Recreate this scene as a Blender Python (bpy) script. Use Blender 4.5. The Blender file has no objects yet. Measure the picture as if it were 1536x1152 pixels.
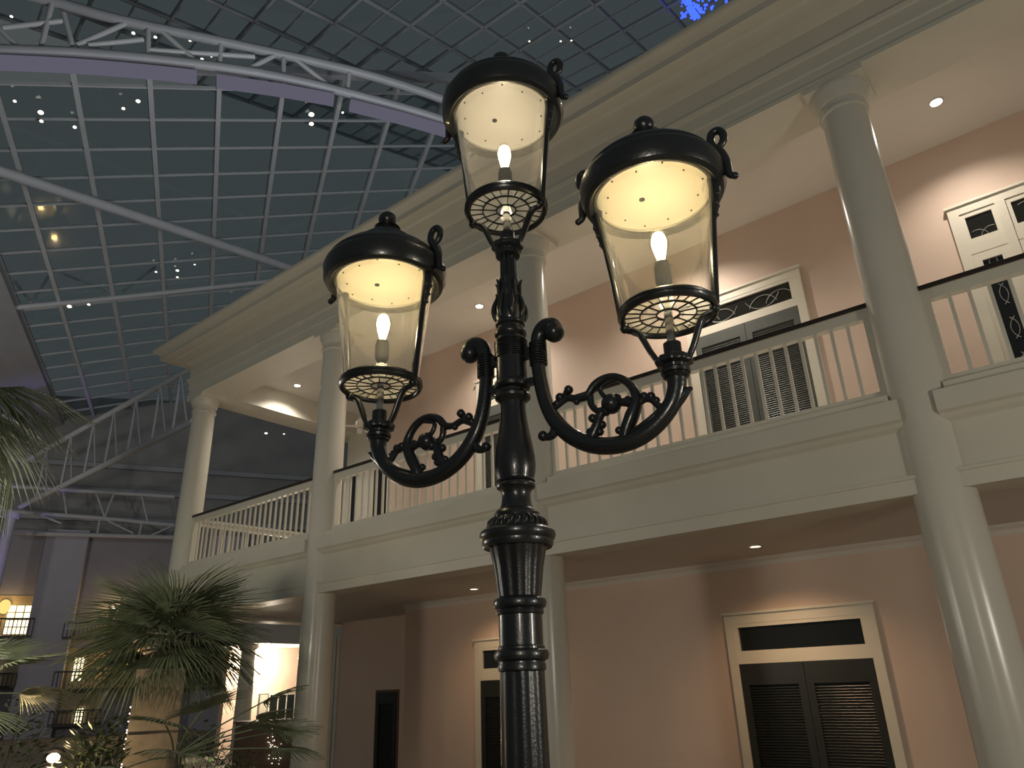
import bpy, bmesh, math, random
import numpy as np
from mathutils import Matrix, Vector

random.seed(7)
scn = bpy.context.scene
COL = scn.collection

# ------------------------------------------------------------------ camera
H = 1.95                                   # height of the lens above the plaza
F, CX, CY = 1093.0, 768.0, 576.0           # focal length and centre, pixels of a 1536x1152 frame
def nrm(v):
    v = np.array(v, float)
    return v / np.linalg.norm(v)
_Z = nrm((-90, -2621, F))
_d = np.array((-1457, 506, F)); _d = _d - _Z * _d.dot(_Z)
_X = -nrm(_d); _Y = np.cross(_Z, _X)
RM = np.array([_X, _Y, _Z])                # world axes in camera coordinates (right, down, forward)
CAMP = np.array((0.0, 0.0, H))
cam_d = bpy.data.cameras.new('camera')
cam_d.sensor_width = 36.0
cam_d.lens = F / 1536.0 * 36.0
cam_d.clip_end = 400
cam = bpy.data.objects.new('camera', cam_d)
m = np.eye(4)
m[:3, 0] = RM[:, 0]; m[:3, 1] = -RM[:, 1]; m[:3, 2] = -RM[:, 2]; m[:3, 3] = CAMP
cam.matrix_world = Matrix(m.tolist())
COL.objects.link(cam)
scn.camera = cam

# ------------------------------------------------------------------ world, exposure
scn.view_settings.view_transform = 'Standard'
scn.view_settings.look = 'None'
scn.view_settings.gamma = 1.0
scn.view_settings.exposure = 1.4
scn.view_settings.use_curve_mapping = False
world = bpy.data.worlds.new('night_sky')
scn.world = world
world.use_nodes = True
bgn = world.node_tree.nodes['Background']
bgn.inputs[0].default_value = (0.66, 0.75, 0.76, 1)
bgn.inputs[1].default_value = 0.039

def lamp(name, kind, loc, energy, color, size=0.2, rot=None, **kw):
    l = bpy.data.lights.new(name, kind)
    l.energy = energy; l.color = color
    if kind == 'AREA': l.size = size
    else: l.shadow_soft_size = size
    for k, v in kw.items(): setattr(l, k, v)
    o = bpy.data.objects.new(name, l); COL.objects.link(o)
    o.location = loc
    if rot is not None:
        o.rotation_euler = Vector(rot).to_track_quat('-Z', 'Y').to_euler()
    return o
# fill lights added out of view to light the facade, for presumed plaza lamps
WARM = (1.0, 0.92, 0.78)
for (x, y, z, e) in ((4.2, 3.6, 2.6, 125), (0.8, -1.5, 2.8, 66), (-9.2, 1.5, 3.0, 78), (-13.0, 2.2, 3.0, 58)):
    lamp('facade_fill_light', 'POINT', (x, y, z), e, WARM, 0.35)
# unseen uplights added above the building to brighten the glass roof
for (x, y, dx, dy) in ((-9.0, 10.5, -0.75, 0.05), (-14.5, 9.5, -1.0, 0.2), (-6.0, 11.5, -0.3, 0.35)):
    lamp('roof_fill_light', 'SPOT', (x, y, 10.6), 950, (0.90, 0.95, 1.0), 0.5, (dx, dy, 1.0), spot_size=2.5, spot_blend=1.0)
lamp('atrium_fill_light', 'SPOT', (-36.0, 1.0, 8.0), 900, (1.0, 0.97, 0.92), 0.5, (-0.7, 0.35, 0.75), spot_size=2.2, spot_blend=1.0)  # added light without a fixture, lifting the far roof and its strip
lamp('hotel_fill_light', 'SPOT', (-34.0, 3.0, 6.0), 620, (1.0, 0.88, 0.86), 0.5, (-0.9, 0.5, 0.12), spot_size=1.9, spot_blend=1.0)  # added light, no fixture, brightening the hotel wall and gable

# ------------------------------------------------------------------ pixel -> place
def ray(x, y):
    return RM @ np.array([x - CX, y - CY, F])
def atY(x, y, v):
    r = ray(x, y); return CAMP + r * (v / r[1])
def atX(x, y, v):
    r = ray(x, y); return CAMP + r * (v / r[0])
def atZ(x, y, v):
    r = ray(x, y); return CAMP + r * ((v - H) / r[2])
def atP(x, y, n, d):                        # plane n.(p-cam)=d
    r = ray(x, y); return CAMP + r * (d / r.dot(n))
def atD(x, y, dist):                        # at a horizontal distance
    r = ray(x, y); return CAMP + r * (dist / math.hypot(r[0], r[1]))

# ------------------------------------------------------------------ materials
MAT = {}
def material(name, col, rough=0.5, metal=0.0, noise=0.0, nscale=8.0, bump=0.0, bscale=60.0, coat=0.0, emit=None, estr=0.0, spec=0.5):
    mt = bpy.data.materials.new(name); mt.use_nodes = True
    nt = mt.node_tree; b = nt.nodes['Principled BSDF']
    b.inputs['Base Color'].default_value = (*col, 1)
    b.inputs['Roughness'].default_value = rough
    b.inputs['Metallic'].default_value = metal
    b.inputs['Coat Weight'].default_value = coat
    b.inputs['Specular IOR Level'].default_value = spec
    tc = nt.nodes.new('ShaderNodeTexCoord')
    if noise > 0:
        n = nt.nodes.new('ShaderNodeTexNoise'); n.inputs['Scale'].default_value = nscale; n.inputs['Detail'].default_value = 5
        nt.links.new(tc.outputs['Object'], n.inputs['Vector'])
        r = nt.nodes.new('ShaderNodeValToRGB')
        r.color_ramp.elements[0].position = 0.3; r.color_ramp.elements[1].position = 0.7
        r.color_ramp.elements[0].color = (*[c * (1 - noise) for c in col], 1)
        r.color_ramp.elements[1].color = (*[min(1, c * (1 + noise)) for c in col], 1)
        nt.links.new(n.outputs['Fac'], r.inputs['Fac'])
        nt.links.new(r.outputs['Color'], b.inputs['Base Color'])
    if bump > 0:
        n2 = nt.nodes.new('ShaderNodeTexNoise'); n2.inputs['Scale'].default_value = bscale; n2.inputs['Detail'].default_value = 4
        nt.links.new(tc.outputs['Object'], n2.inputs['Vector'])
        bp = nt.nodes.new('ShaderNodeBump'); bp.inputs['Strength'].default_value = bump; bp.inputs['Distance'].default_value = 0.01
        nt.links.new(n2.outputs['Fac'], bp.inputs['Height'])
        nt.links.new(bp.outputs['Normal'], b.inputs['Normal'])
    if emit is not None:
        b.inputs['Emission Color'].default_value = (*emit, 1)
        b.inputs['Emission Strength'].default_value = estr
    MAT[name] = mt
    return mt
def glass(name, tint, ior=1.45, rough=0.02, boost=1.0, haze=0.0):
    mt = bpy.data.materials.new(name); mt.use_nodes = True
    nt = mt.node_tree; nt.nodes.clear()
    o = nt.nodes.new('ShaderNodeOutputMaterial'); mx = nt.nodes.new('ShaderNodeMixShader')
    t = nt.nodes.new('ShaderNodeBsdfTransparent'); g = nt.nodes.new('ShaderNodeBsdfGlossy')
    fr = nt.nodes.new('ShaderNodeLayerWeight'); fr.inputs['Blend'].default_value = 0.5
    t.inputs['Color'].default_value = (*tint, 1); g.inputs['Roughness'].default_value = rough
    pw_ = nt.nodes.new('ShaderNodeMath'); pw_.operation = 'POWER'; pw_.inputs[1].default_value = 4.0
    mm = nt.nodes.new('ShaderNodeMath'); mm.operation = 'MULTIPLY_ADD'; mm.inputs[1].default_value = 0.9 * boost; mm.inputs[2].default_value = 0.05 * boost; mm.use_clamp = True
    nt.links.new(fr.outputs['Facing'], pw_.inputs[0]); nt.links.new(pw_.outputs[0], mm.inputs[0]); nt.links.new(mm.outputs[0], mx.inputs[0])
    nt.links.new(t.outputs[0], mx.inputs[1]); nt.links.new(g.outputs[0], mx.inputs[2])
    if haze > 0:                             # dust, plus translucency put in to copy the glow inside the glass
        m2 = nt.nodes.new('ShaderNodeMixShader'); m2.inputs[0].default_value = haze
        tl = nt.nodes.new('ShaderNodeBsdfTranslucent'); tl.inputs[0].default_value = (0.9, 0.88, 0.82, 1)
        nt.links.new(mx.outputs[0], m2.inputs[1]); nt.links.new(tl.outputs[0], m2.inputs[2]); nt.links.new(m2.outputs[0], o.inputs[0])
    else: nt.links.new(mx.outputs[0], o.inputs[0])
    MAT[name] = mt
    return mt
def emitter(name, col, strength):
    mt = bpy.data.materials.new(name); mt.use_nodes = True
    nt = mt.node_tree; nt.nodes.clear()
    o = nt.nodes.new('ShaderNodeOutputMaterial'); e = nt.nodes.new('ShaderNodeEmission')
    e.inputs[0].default_value = (*col, 1); e.inputs[1].default_value = strength
    nt.links.new(e.outputs[0], o.inputs[0]); MAT[name] = mt
    return mt
material('black_iron', (0.013, 0.015, 0.016), 0.30, 0.0, bump=0.10, bscale=90, coat=0.25)
material('cream', (0.63, 0.595, 0.50), 0.42, noise=0.03, nscale=2.0)
material('cream_gloss', (0.63, 0.60, 0.515), 0.24, noise=0.02, nscale=2.0)
material('ceiling_white', (0.68, 0.635, 0.57), 0.55, noise=0.02, nscale=1.5)
material('pink_wall', (0.66, 0.505, 0.405), 0.6, noise=0.03, nscale=1.2, bump=0.05, bscale=120)
material('door_trim', (0.68, 0.63, 0.52), 0.4)
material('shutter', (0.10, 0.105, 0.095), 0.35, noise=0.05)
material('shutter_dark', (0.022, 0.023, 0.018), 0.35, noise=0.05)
material('handrail', (0.028, 0.018, 0.012), 0.35, noise=0.2, nscale=20)
material('dark_glass', (0.012, 0.014, 0.014), 0.06, spec=0.6)
material('lead', (0.35, 0.34, 0.32), 0.35, 0.6)
material('reflector', (0.86, 0.78, 0.58), 0.35)
material('reflector_pale', (0.82, 0.76, 0.68), 0.35)
material('gable_grey', (0.24, 0.235, 0.22), 0.6, noise=0.1, nscale=0.6)
material('socket', (0.16, 0.155, 0.14), 0.35, 0.5)
material('chrome', (0.55, 0.54, 0.50), 0.18, 0.9)
material('hole', (0.01, 0.01, 0.01), 0.6)
material('steel_white', (0.42, 0.42, 0.42), 0.5, noise=0.06, nscale=1.0)
material('steel_grey', (0.30, 0.30, 0.31), 0.5, noise=0.06, nscale=1.0)
material('steel_dark', (0.10, 0.10, 0.105), 0.6, noise=0.1, nscale=0.6)
material('hotel_wall', (0.27, 0.25, 0.27), 0.7, noise=0.06, nscale=0.7)
material('hotel_pilaster', (0.40, 0.38, 0.42), 0.7, noise=0.05, nscale=0.7)
material('hotel_tan', (0.42, 0.33, 0.20), 0.7, noise=0.05)
material('rail_black', (0.012, 0.011, 0.010), 0.5)
material('stone_pier', (0.23, 0.185, 0.135), 0.7, noise=0.18, nscale=6, bump=0.1)
material('palm_leaf', (0.15, 0.175, 0.10), 0.45, noise=0.3, nscale=5)
material('palm_trunk', (0.11, 0.08, 0.05), 0.85, noise=0.4, nscale=14, bump=0.6, bscale=30)
material('shrub_leaf', (0.07, 0.09, 0.04), 0.5, noise=0.3, nscale=6)
material('shrub_stem', (0.08, 0.06, 0.04), 0.8)
material('paving', (0.20, 0.17, 0.14), 0.6, noise=0.15, nscale=3)
material('brown_panel', (0.16, 0.10, 0.065), 0.6, noise=0.15, nscale=5)
glass('lantern_glass', (0.97, 0.97, 0.94), 1.45, 0.01, 1.9, 0.06)
glass('lattice_glass', (0.93, 0.95, 0.93), 1.5, 0.08, 1.0, 0.30)
glass('roof_glass', (0.78, 0.82, 0.83), 1.5, 0.05, 0.6)
glass('bulb_glass', (1.0, 0.97, 0.88), 1.3, 0.01, 1.0)
emitter('filament', (1.0, 0.86, 0.58), 12.0)
emitter('downlight', (1.0, 0.93, 0.80), 14.0)
emitter('downlight_dim', (1.0, 0.80, 0.55), 2.2)
emitter('glint_glow', (1.0, 0.95, 0.75), 1.6)  # glow of the lamp reflections modelled on the roof glass
emitter('lit_window', (1.0, 0.88, 0.52), 0.85)
emitter('lit_yellow', (1.0, 0.72, 0.22), 0.42)
emitter('purple_wash', (0.36, 0.34, 0.47), 0.115)  # self-glow in place of purple light falling on the truss chord
emitter('blue_led', (0.02, 0.05, 1.0), 1.6)
emitter('fairy_light', (1.0, 0.90, 0.70), 1.3)
emitter('warm_bulb', (1.0, 0.80, 0.45), 8.0)

# ------------------------------------------------------------------ mesh builder
class MB:
    def __init__(s): s.v = []; s.f = []
    def add(s, vs, fs):
        o = len(s.v); s.v += [tuple(map(float, p)) for p in vs]; s.f += [tuple(i + o for i in f) for f in fs]; return s
    def box(s, a, b):
        (x0, y0, z0), (x1, y1, z1) = a, b
        return s.add([(x0,y0,z0),(x1,y0,z0),(x1,y1,z0),(x0,y1,z0),(x0,y0,z1),(x1,y0,z1),(x1,y1,z1),(x0,y1,z1)],
                     [(0,3,2,1),(4,5,6,7),(0,1,5,4),(1,2,6,5),(2,3,7,6),(3,0,4,7)])
    def beam(s, p, q, w, h, up=(0, 0, 1)):
        p = np.array(p, float); q = np.array(q, float); d = nrm(q - p); up = np.array(up, float)
        if abs(d.dot(nrm(up))) > 0.98: up = np.array((1., 0, 0))
        a = nrm(np.cross(d, up)); b = np.cross(a, d)
        vs = []
        for e in (p, q):
            for (i, j) in ((-1,-1),(1,-1),(1,1),(-1,1)): vs.append(e + a * i * w / 2 + b * j * h / 2)
        return s.add(vs, [(0,1,2,3),(7,6,5,4),(0,4,5,1),(1,5,6,2),(2,6,7,3),(3,7,4,0)])
    def tube(s, pts, rad, seg=10, sub=4, flat=None, closed=False):
        P = [np.array(p, float) for p in pts]
        Rr = list(rad) if hasattr(rad, '__len__') else [rad] * len(P)
        if sub > 1 and len(P) > 2:
            Q = []; RQ = []
            n = len(P)
            for i in range(n - 1):
                p0 = P[max(i - 1, 0)]; p1 = P[i]; p2 = P[i + 1]; p3 = P[min(i + 2, n - 1)]
                for k in range(sub):
                    t = k / sub
                    Q.append(0.5 * ((2*p1) + (-p0+p2)*t + (2*p0-5*p1+4*p2-p3)*t*t + (-p0+3*p1-3*p2+p3)*t**3))
                    RQ.append(Rr[i] * (1 - t) + Rr[i + 1] * t)
            Q.append(P[-1]); RQ.append(Rr[-1]); P, Rr = Q, RQ
        n = len(P); vs = []; fs = []
        t0 = nrm(P[1] - P[0]); a = np.cross(t0, (0, 0, 1.0))
        if np.linalg.norm(a) < 1e-3: a = np.cross(t0, (0, 1.0, 0))
        a = nrm(a)
        for i in range(n):
            t = nrm(P[min(i + 1, n - 1)] - P[max(i - 1, 0)])
            a = nrm(a - t * a.dot(t)); b = np.cross(t, a)
            for k in range(seg):
                an = 2 * math.pi * k / seg
                ca, sa = math.cos(an), math.sin(an)
                if flat: ca *= flat[0]; sa *= flat[1]
                vs.append(P[i] + (a * ca + b * sa) * Rr[i])
        for i in range(n - 1):
            for k in range(seg):
                k2 = (k + 1) % seg
                fs.append((i*seg+k, i*seg+k2, (i+1)*seg+k2, (i+1)*seg+k))
        fs.append(tuple(reversed(range(seg)))); fs.append(tuple(range((n-1)*seg, n*seg)))
        return s.add(vs, fs)
    def lathe(s, prof, c=(0, 0, 0), seg=32, flute=None, cap=True):
        vs = []; fs = []; n = len(prof)
        for i, (r, z) in enumerate(prof):
            for k in range(seg):
                an = 2 * math.pi * k / seg
                rr = r if flute is None else r * flute(an, i, z)
                vs.append((c[0] + rr * math.cos(an), c[1] + rr * math.sin(an), c[2] + z))
        for i in range(n - 1):
            for k in range(seg):
                k2 = (k + 1) % seg
                fs.append((i*seg+k, i*seg+k2, (i+1)*seg+k2, (i+1)*seg+k))
        if cap:
            fs.append(tuple(reversed(range(seg)))); fs.append(tuple(range((n-1)*seg, n*seg)))
        return s.add(vs, fs)
    def ball(s, c, r, seg=12, rings=7, sc=(1, 1, 1)):
        vs = [(c[0], c[1], c[2] - r * sc[2])]; fs = []
        for i in range(1, rings):
            th = math.pi * i / rings
            for k in range(seg):
                an = 2 * math.pi * k / seg
                vs.append((c[0] + r*sc[0]*math.sin(th)*math.cos(an), c[1] + r*sc[1]*math.sin(th)*math.sin(an), c[2] - r*sc[2]*math.cos(th)))
        vs.append((c[0], c[1], c[2] + r * sc[2]))
        for k in range(seg): fs.append((0, 1 + (k+1) % seg, 1 + k))
        for i in range(rings - 2):
            for k in range(seg):
                k2 = (k+1) % seg
                fs.append((1+i*seg+k, 1+i*seg+k2, 1+(i+1)*seg+k2, 1+(i+1)*seg+k))
        e = len(vs) - 1; b0 = 1 + (rings-2)*seg
        for k in range(seg): fs.append((e, b0 + k, b0 + (k+1) % seg))
        return s.add(vs, fs)
    def prism(s, poly, f):                   # poly of 2-D points, f(u,v,t) -> 3-D, t in (0,1)
        n = len(poly)
        vs = [f(u, v, 0) for u, v in poly] + [f(u, v, 1) for u, v in poly]
        fs = [tuple(range(n)), tuple(reversed(range(n, 2*n)))]
        for i in range(n): j = (i + 1) % n; fs.append((i, i + n, j + n, j))
        return s.add(vs, fs)
    def sweep(s, poly, paths):               # paths: list of functions (u,v)->point ; rings of the closed polygon
        n = len(poly); vs = []; fs = []
        for p in paths: vs += [p(u, v) for u, v in poly]
        for i in range(len(paths) - 1):
            for k in range(n):
                k2 = (k+1) % n; fs.append((i*n+k, (i+1)*n+k, (i+1)*n+k2, i*n+k2))
        fs.append(tuple(range(n))); fs.append(tuple(reversed(range((len(paths)-1)*n, len(paths)*n))))
        return s.add(vs, fs)
    def mesh(s, name, mat, org=(0, 0, 0), smooth=None):
        me = bpy.data.meshes.new(name)
        me.from_pydata([(x-org[0], y-org[1], z-org[2]) for x, y, z in s.v], [], s.f)
        bm = bmesh.new(); bm.from_mesh(me); bmesh.ops.recalc_face_normals(bm, faces=bm.faces); bm.to_mesh(me); bm.free()
        me.materials.append(MAT[mat])
        if smooth is not None:
            me.shade_smooth(); me.set_sharp_from_angle(angle=math.radians(smooth))
        return me
    def build(s, name, mat, parent=None, smooth=None, org=None):
        if org is None: org = WL[parent.name] if parent else (0, 0, 0)
        me = s.mesh(name, mat, org, smooth)
        o = bpy.data.objects.new(name, me); COL.objects.link(o)
        if parent: o.parent = parent; WL[o.name] = org
        else: o.location = org; WL[o.name] = org
        return o
WL = {}
def inst(name, me, parent, loc):             # a piece sharing mesh data, placed at a world location
    o = bpy.data.objects.new(name, me); COL.objects.link(o); o.parent = parent
    w = WL[parent.name]; o.location = (loc[0]-w[0], loc[1]-w[1], loc[2]-w[2]); WL[o.name] = tuple(loc)
    return o
def tag(o, label, cat, group=None):
    o['label'] = label; o['category'] = cat
    if group: o['group'] = group
    return o
def thing(name, label, cat, loc, group=None):
    o = bpy.data.objects.new(name, None); COL.objects.link(o); o.location = loc; WL[o.name] = tuple(loc); o.empty_display_size = 0.1
    return tag(o, label, cat, group)
def structure(o): o['kind'] = 'structure'; return o

# ================================================================== THE SETTING
YF = 8.0                                     # column line
YW = 10.8                                    # main wall of the gallery
COLX = [3.74, -1.13, -6.0, -10.87, -15.85]
XC = -16.2                                   # outer side face
XR = 8.5
ZA = 6.637 + H                               # underside of the upper beam
ZCU = 7.22 + H                               # gallery ceiling
ZCL = 1.66 + H                               # arcade ceiling
ZFL = 2.62 + H                               # gallery floor
XJ = -11.72                                  # jog of the wall

structure(MB().box((-75, -30, -0.2), (20, 45, 0)).build('floor', 'paving'))

# walls
structure(MB().box((XJ, YW, 0), (XR, YW + 0.3, ZCL)).build('wall_lower', 'pink_wall'))
structure(MB().box((XJ, YW, ZFL), (XR, YW + 0.3, ZCU)).build('wall_upper', 'pink_wall'))
YJ = 12.2
xl = atY(509, 1000, YJ)[0]; xu = atY(583, 720, YJ)[0]
structure(MB().box((xl, YJ, 0), (XJ + 0.2, YJ + 0.3, ZCL)).box((XJ, YW + 0.3, 0), (XJ + 0.2, YJ, ZCL)).build('wall_lower_rear', 'pink_wall'))
structure(MB().box((xu, YJ, ZFL), (XJ + 0.2, YJ + 0.3, ZCU)).box((XJ, YW + 0.3, ZFL), (XJ + 0.2, YJ, ZCU)).build('wall_upper_rear', 'pink_wall'))
# slabs
YB = 13.2
structure(MB().box((XC + 0.05, 8.15, ZCL), (XR, YB, ZFL)).build('floor_gallery', 'ceiling_white'))
structure(MB().box((XC + 0.6, 8.3, ZCU), (XR, YB, ZCU + 0.3)).build('ceiling', 'ceiling_white'))
structure(MB().box((XC - 0.3, 7.5, 7.9 + H), (XR, YB, 8.0 + H)).build('ceiling_deck', 'cream'))
structure(MB().box((XC + 0.05, YB - 0.35, ZCL - 0.55), (XJ, YB, ZCL + 0.01)).build('trim_0', 'ceiling_white'))
cr = MB()
cr.prism([(0, 0), (-0.10, 0), (-0.07, -0.03), (-0.03, -0.06), (0, -0.12)], lambda u, v, t: (XJ + t * (XR - XJ), YW + u, ZCL + v))
structure(cr.build('trim_1', 'ceiling_white'))

# upper entablature: profile of (projection, height above camera)
ent = [(-0.78, 6.637), (0.0, 6.637), (0.0, 6.70), (-0.03, 6.71), (-0.03, 6.86), (0.0, 6.87), (0.0, 7.06), (0.035, 7.07), (0.05, 7.12),
       (0.0, 7.14), (0.0, 7.47), (0.05, 7.50), (0.10, 7.57), (0.30, 7.60), (0.34, 7.63), (0.54, 7.635), (0.54, 7.74), (0.57, 7.765), (0.66, 7.83), (0.68, 7.86), (0.68, 7.91), (-0.78, 7.91)]
eb = MB().sweep(ent, [lambda u, v: (XR, 7.7 - u, v + H), lambda u, v: (XC - u, 7.7 - u, v + H), lambda u, v: (XC - u, YB, v + H)])
structure(eb.build('trim_2', 'cream'))
cv = MB().prism([(0, 0), (0, -0.16), (0.05, -0.14), (0.09, -0.06), (0.14, 0)], lambda u, v, t: (XC + 0.8 + t * (XR - XC - 0.8), 8.48 + u, ZCU + v))
structure(cv.build('trim_3', 'ceiling_white'))

# gallery fascia, one length between every two columns
fas = [(8.3, 1.60), (7.80, 1.591), (7.80, 1.735), (7.785, 1.745), (7.785, 1.775), (7.85, 1.785), (7.85, 2.235), (7.83, 2.25), (7.80, 2.27), (7.765, 2.31), (7.72, 2.33), (7.72, 2.54), (8.3, 2.54)]
CR_ = 0.272
edges = [XR] + COLX
nt_ = 4
for i in range(len(COLX)):
    x1 = edges[i] - (CR_ - 0.11 if i > 0 else 0); x0 = COLX[i] + CR_ - 0.11
    structure(MB().prism(fas, lambda u, v, t: (x0 + t * (x1 - x0), u, v + H)).build('trim_%d' % nt_, 'cream')); nt_ += 1
# side fascia of the gallery end
structure(MB().prism([(a - 8.0, b) for a, b in fas], lambda u, v, t: (-15.85 + u, 8.2 + t * (YB - 8.2), v + H)).build('trim_%d' % nt_, 'cream')); nt_ += 1
# thin bead inside the fascia
structure(MB().box((XC + 0.3, 8.3, ZCL - 0.03), (XR, 8.33, ZCL + 0.001)).build('trim_%d' % nt_, 'cream')); nt_ += 1

# ================================================================== COLUMNS
def column(x, y, label, zt=ZA, group='tall round columns of the gallery'):
    t = thing('column', label, 'column', (x, y, 0), group)
    MB().lathe([(0.285, 0.28), (0.283, 1.5), (0.278, 3.2), (0.272, 5.0), (0.262, 6.8), (0.250, zt - 0.40)], (x, y, 0), 40).build('shaft', 'cream_gloss', t, 40)
    MB().lathe([(0.36, 0.12), (0.38, 0.16), (0.36, 0.20), (0.31, 0.22), (0.31, 0.25), (0.33, 0.28), (0.28, 0.30)], (x, y, 0), 40).build('base_torus', 'cream', t, 40)
    MB().box((x-0.40, y-0.40, 0), (x+0.40, y+0.40, 0.13)).build('plinth', 'cream', t)
    MB().lathe([(0.250, zt-0.42), (0.275, zt-0.41), (0.28, zt-0.39), (0.275, zt-0.37), (0.253, zt-0.36), (0.253, zt-0.27), (0.28, zt-0.262), (0.285, zt-0.25), (0.30, zt-0.20), (0.325, zt-0.14), (0.335, zt-0.09), (0.33, zt-0.065), (0.2, zt-0.064)], (x, y, 0), 40).build('capital', 'cream_gloss', t, 35)
    MB().box((x-0.345, y-0.30, zt-0.07), (x+0.345, y+0.345, zt+0.002)).build('abacus', 'cream', t)
    return t
clabels = {3.74: 'cream column beyond the glazed gallery door', -1.13: 'broad cream column between the shuttered door and the glazed door',
           -6.0: 'cream column rising right behind the lamp post', -10.87: 'cream column standing before the far wall bay, palm fans at its foot',
           -15.85: 'slim-looking cream corner column at the far end of the gallery'}
for x in COLX:
    if x > 3: continue
    column(x, YF, clabels[x])
REAR = []
xe = float(atY(519, 720, YJ)[0])
structure(MB().box((xe, YJ, ZFL), (xu, YJ + 0.3, ZCU)).build('wall_upper_end', 'cream'))
for k, (pa_, pb2) in enumerate(((525, 534), (561, 581))):
    x0_, x1_ = float(atY(pa_, 740, YJ)[0]), float(atY(pb2, 740, YJ)[0]); zt0 = float(atY(565, 688, YJ)[2])
    REAR.append((x0_, x1_, zt0))

# ================================================================== BALUSTRADES
bal_me = MB().box((-0.017, -0.017, 0), (0.017, 0.017, 0.875)).mesh('baluster', 'cream')
ZR0 = 2.72 + H
def balustrade(x0, x1, label, group='white balustrades of the upper gallery'):
    t = thing('balustrade', label, 'railing', ((x0+x1)/2, YF, 2.54 + H), group)
    MB().box((x0, YF-0.075, 3.705+H), (x1, YF+0.075, 3.752+H)).build('handrail', 'handrail', t)
    MB().box((x0, YF-0.05, 3.585+H), (x1, YF+0.05, 3.706+H)).build('top_rail', 'cream', t)
    MB().box((x0, YF-0.16, 2.53+H), (x1, YF+0.12, 2.645+H)).box((x0, YF-0.05, 2.64+H), (x1, YF+0.05, 2.735+H)).build('bottom_rail', 'cream', t)
    for s, xx in ((1, x0), (-1, x1)):
        a, b = sorted((xx, xx + s * 0.075))
        MB().box((a, YF-0.045, 2.64+H), (b, YF+0.045, 3.59+H)).build('end_post', 'cream', t)
    n = max(2, int(round((x1 - x0 - 0.15) / 0.177)))
    for i in range(1, n):
        xx = x0 + 0.075 + (x1 - x0 - 0.15) * i / n
        inst('baluster', bal_me, t, (xx, YF, ZR0))
    return t
blab = ['white balustrade with dark handrail before the glazed door', 'white balustrade with dark handrail before the shuttered door',
        'white balustrade with dark handrail crossing behind the lamp arm and post', 'white balustrade with dark handrail ending at the far corner column']
for i in range(4):
    balustrade(COLX[i+1] + 0.255, COLX[i] - 0.255, blab[i])
# the side balustrade of the gallery end
y0, y1 = YF + 0.25, YJ
t = thing('balustrade', 'side balustrade running back from the far corner column', 'railing', (-15.7, (y0+y1)/2, 2.54+H), 'white balustrades of the upper gallery')
xa, xb = -15.85, -15.5
def sx(y): return xa + (xb - xa) * (y - y0) / (y1 - y0)
MB().beam((xa, y0, 3.72+H), (xb, y1, 3.72+H), 0.13, 0.05).build('handrail', 'cream', t)
MB().beam((xa, y0, 3.65+H), (xb, y1, 3.65+H), 0.10, 0.12).build('top_rail', 'cream', t)
MB().beam((xa, y0, 2.64+H), (xb, y1, 2.64+H), 0.12, 0.2).build('bottom_rail', 'cream', t)
n = int((y1 - y0) / 0.18)
for i in range(1, n):
    yy = y0 + (y1 - y0) * i / n
    inst('baluster', bal_me, t, (sx(yy), yy, ZR0))

# ================================================================== DOORS AND WINDOWS
def arc(c, r, a0, a1, n=14):                 # in the wall plane
    return [(c[0] + r*math.cos(a0+(a1-a0)*i/n), c[1], c[2] + r*math.sin(a0+(a1-a0)*i/n)) for i in range(n+1)]
def frame_mb(x0, x1, z0, z1, w, y, d):       # frame round an opening, outside it, standing proud of y
    return MB().box((x0-w, y-d, z0), (x0, y+0.02, z1+w)).box((x1, y-d, z0), (x1+w, y+0.02, z1+w)).box((x0, y-d, z1), (x1, y+0.02, z1+w))
def louver(p, x0, x1, z0, z1, y, mat, pitch=0.035, name='louver'):
    m_ = MB(); n = int((z1 - z0) / pitch)
    for i in range(n):
        z = z0 + (z1 - z0) * (i + 0.5) / n
        m_.beam((x0, y - 0.008, z), (x1, y - 0.008, z), 0.030, 0.006, up=(0, 0.6, 1))
    o = m_.build(name, mat, p); o['kind'] = 'stuff'
    MB().box((x0, y + 0.005, z0), (x1, y + 0.012, z1)).build('louver_backing', 'shutter_dark', p)
def leaf(parent, x0, x1, z0, z1, y, mat, panels):
    st = 0.10
    lf = MB(); lf.box((x0, y-0.045, z0), (x0+st, y, z1)).box((x1-st, y-0.045, z0), (x1, y, z1))
    zs = [z0] + [v for p in panels for v in p] + [z1]
    for i in range(0, len(zs), 2): lf.box((x0+st, y-0.045, zs[i]), (x1-st, y, zs[i+1]))
    o = lf.build('door_leaf', mat, parent)
    for a, b in panels: louver(o, x0+st, x1-st, a, b, y-0.012, mat)
    return o
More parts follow.
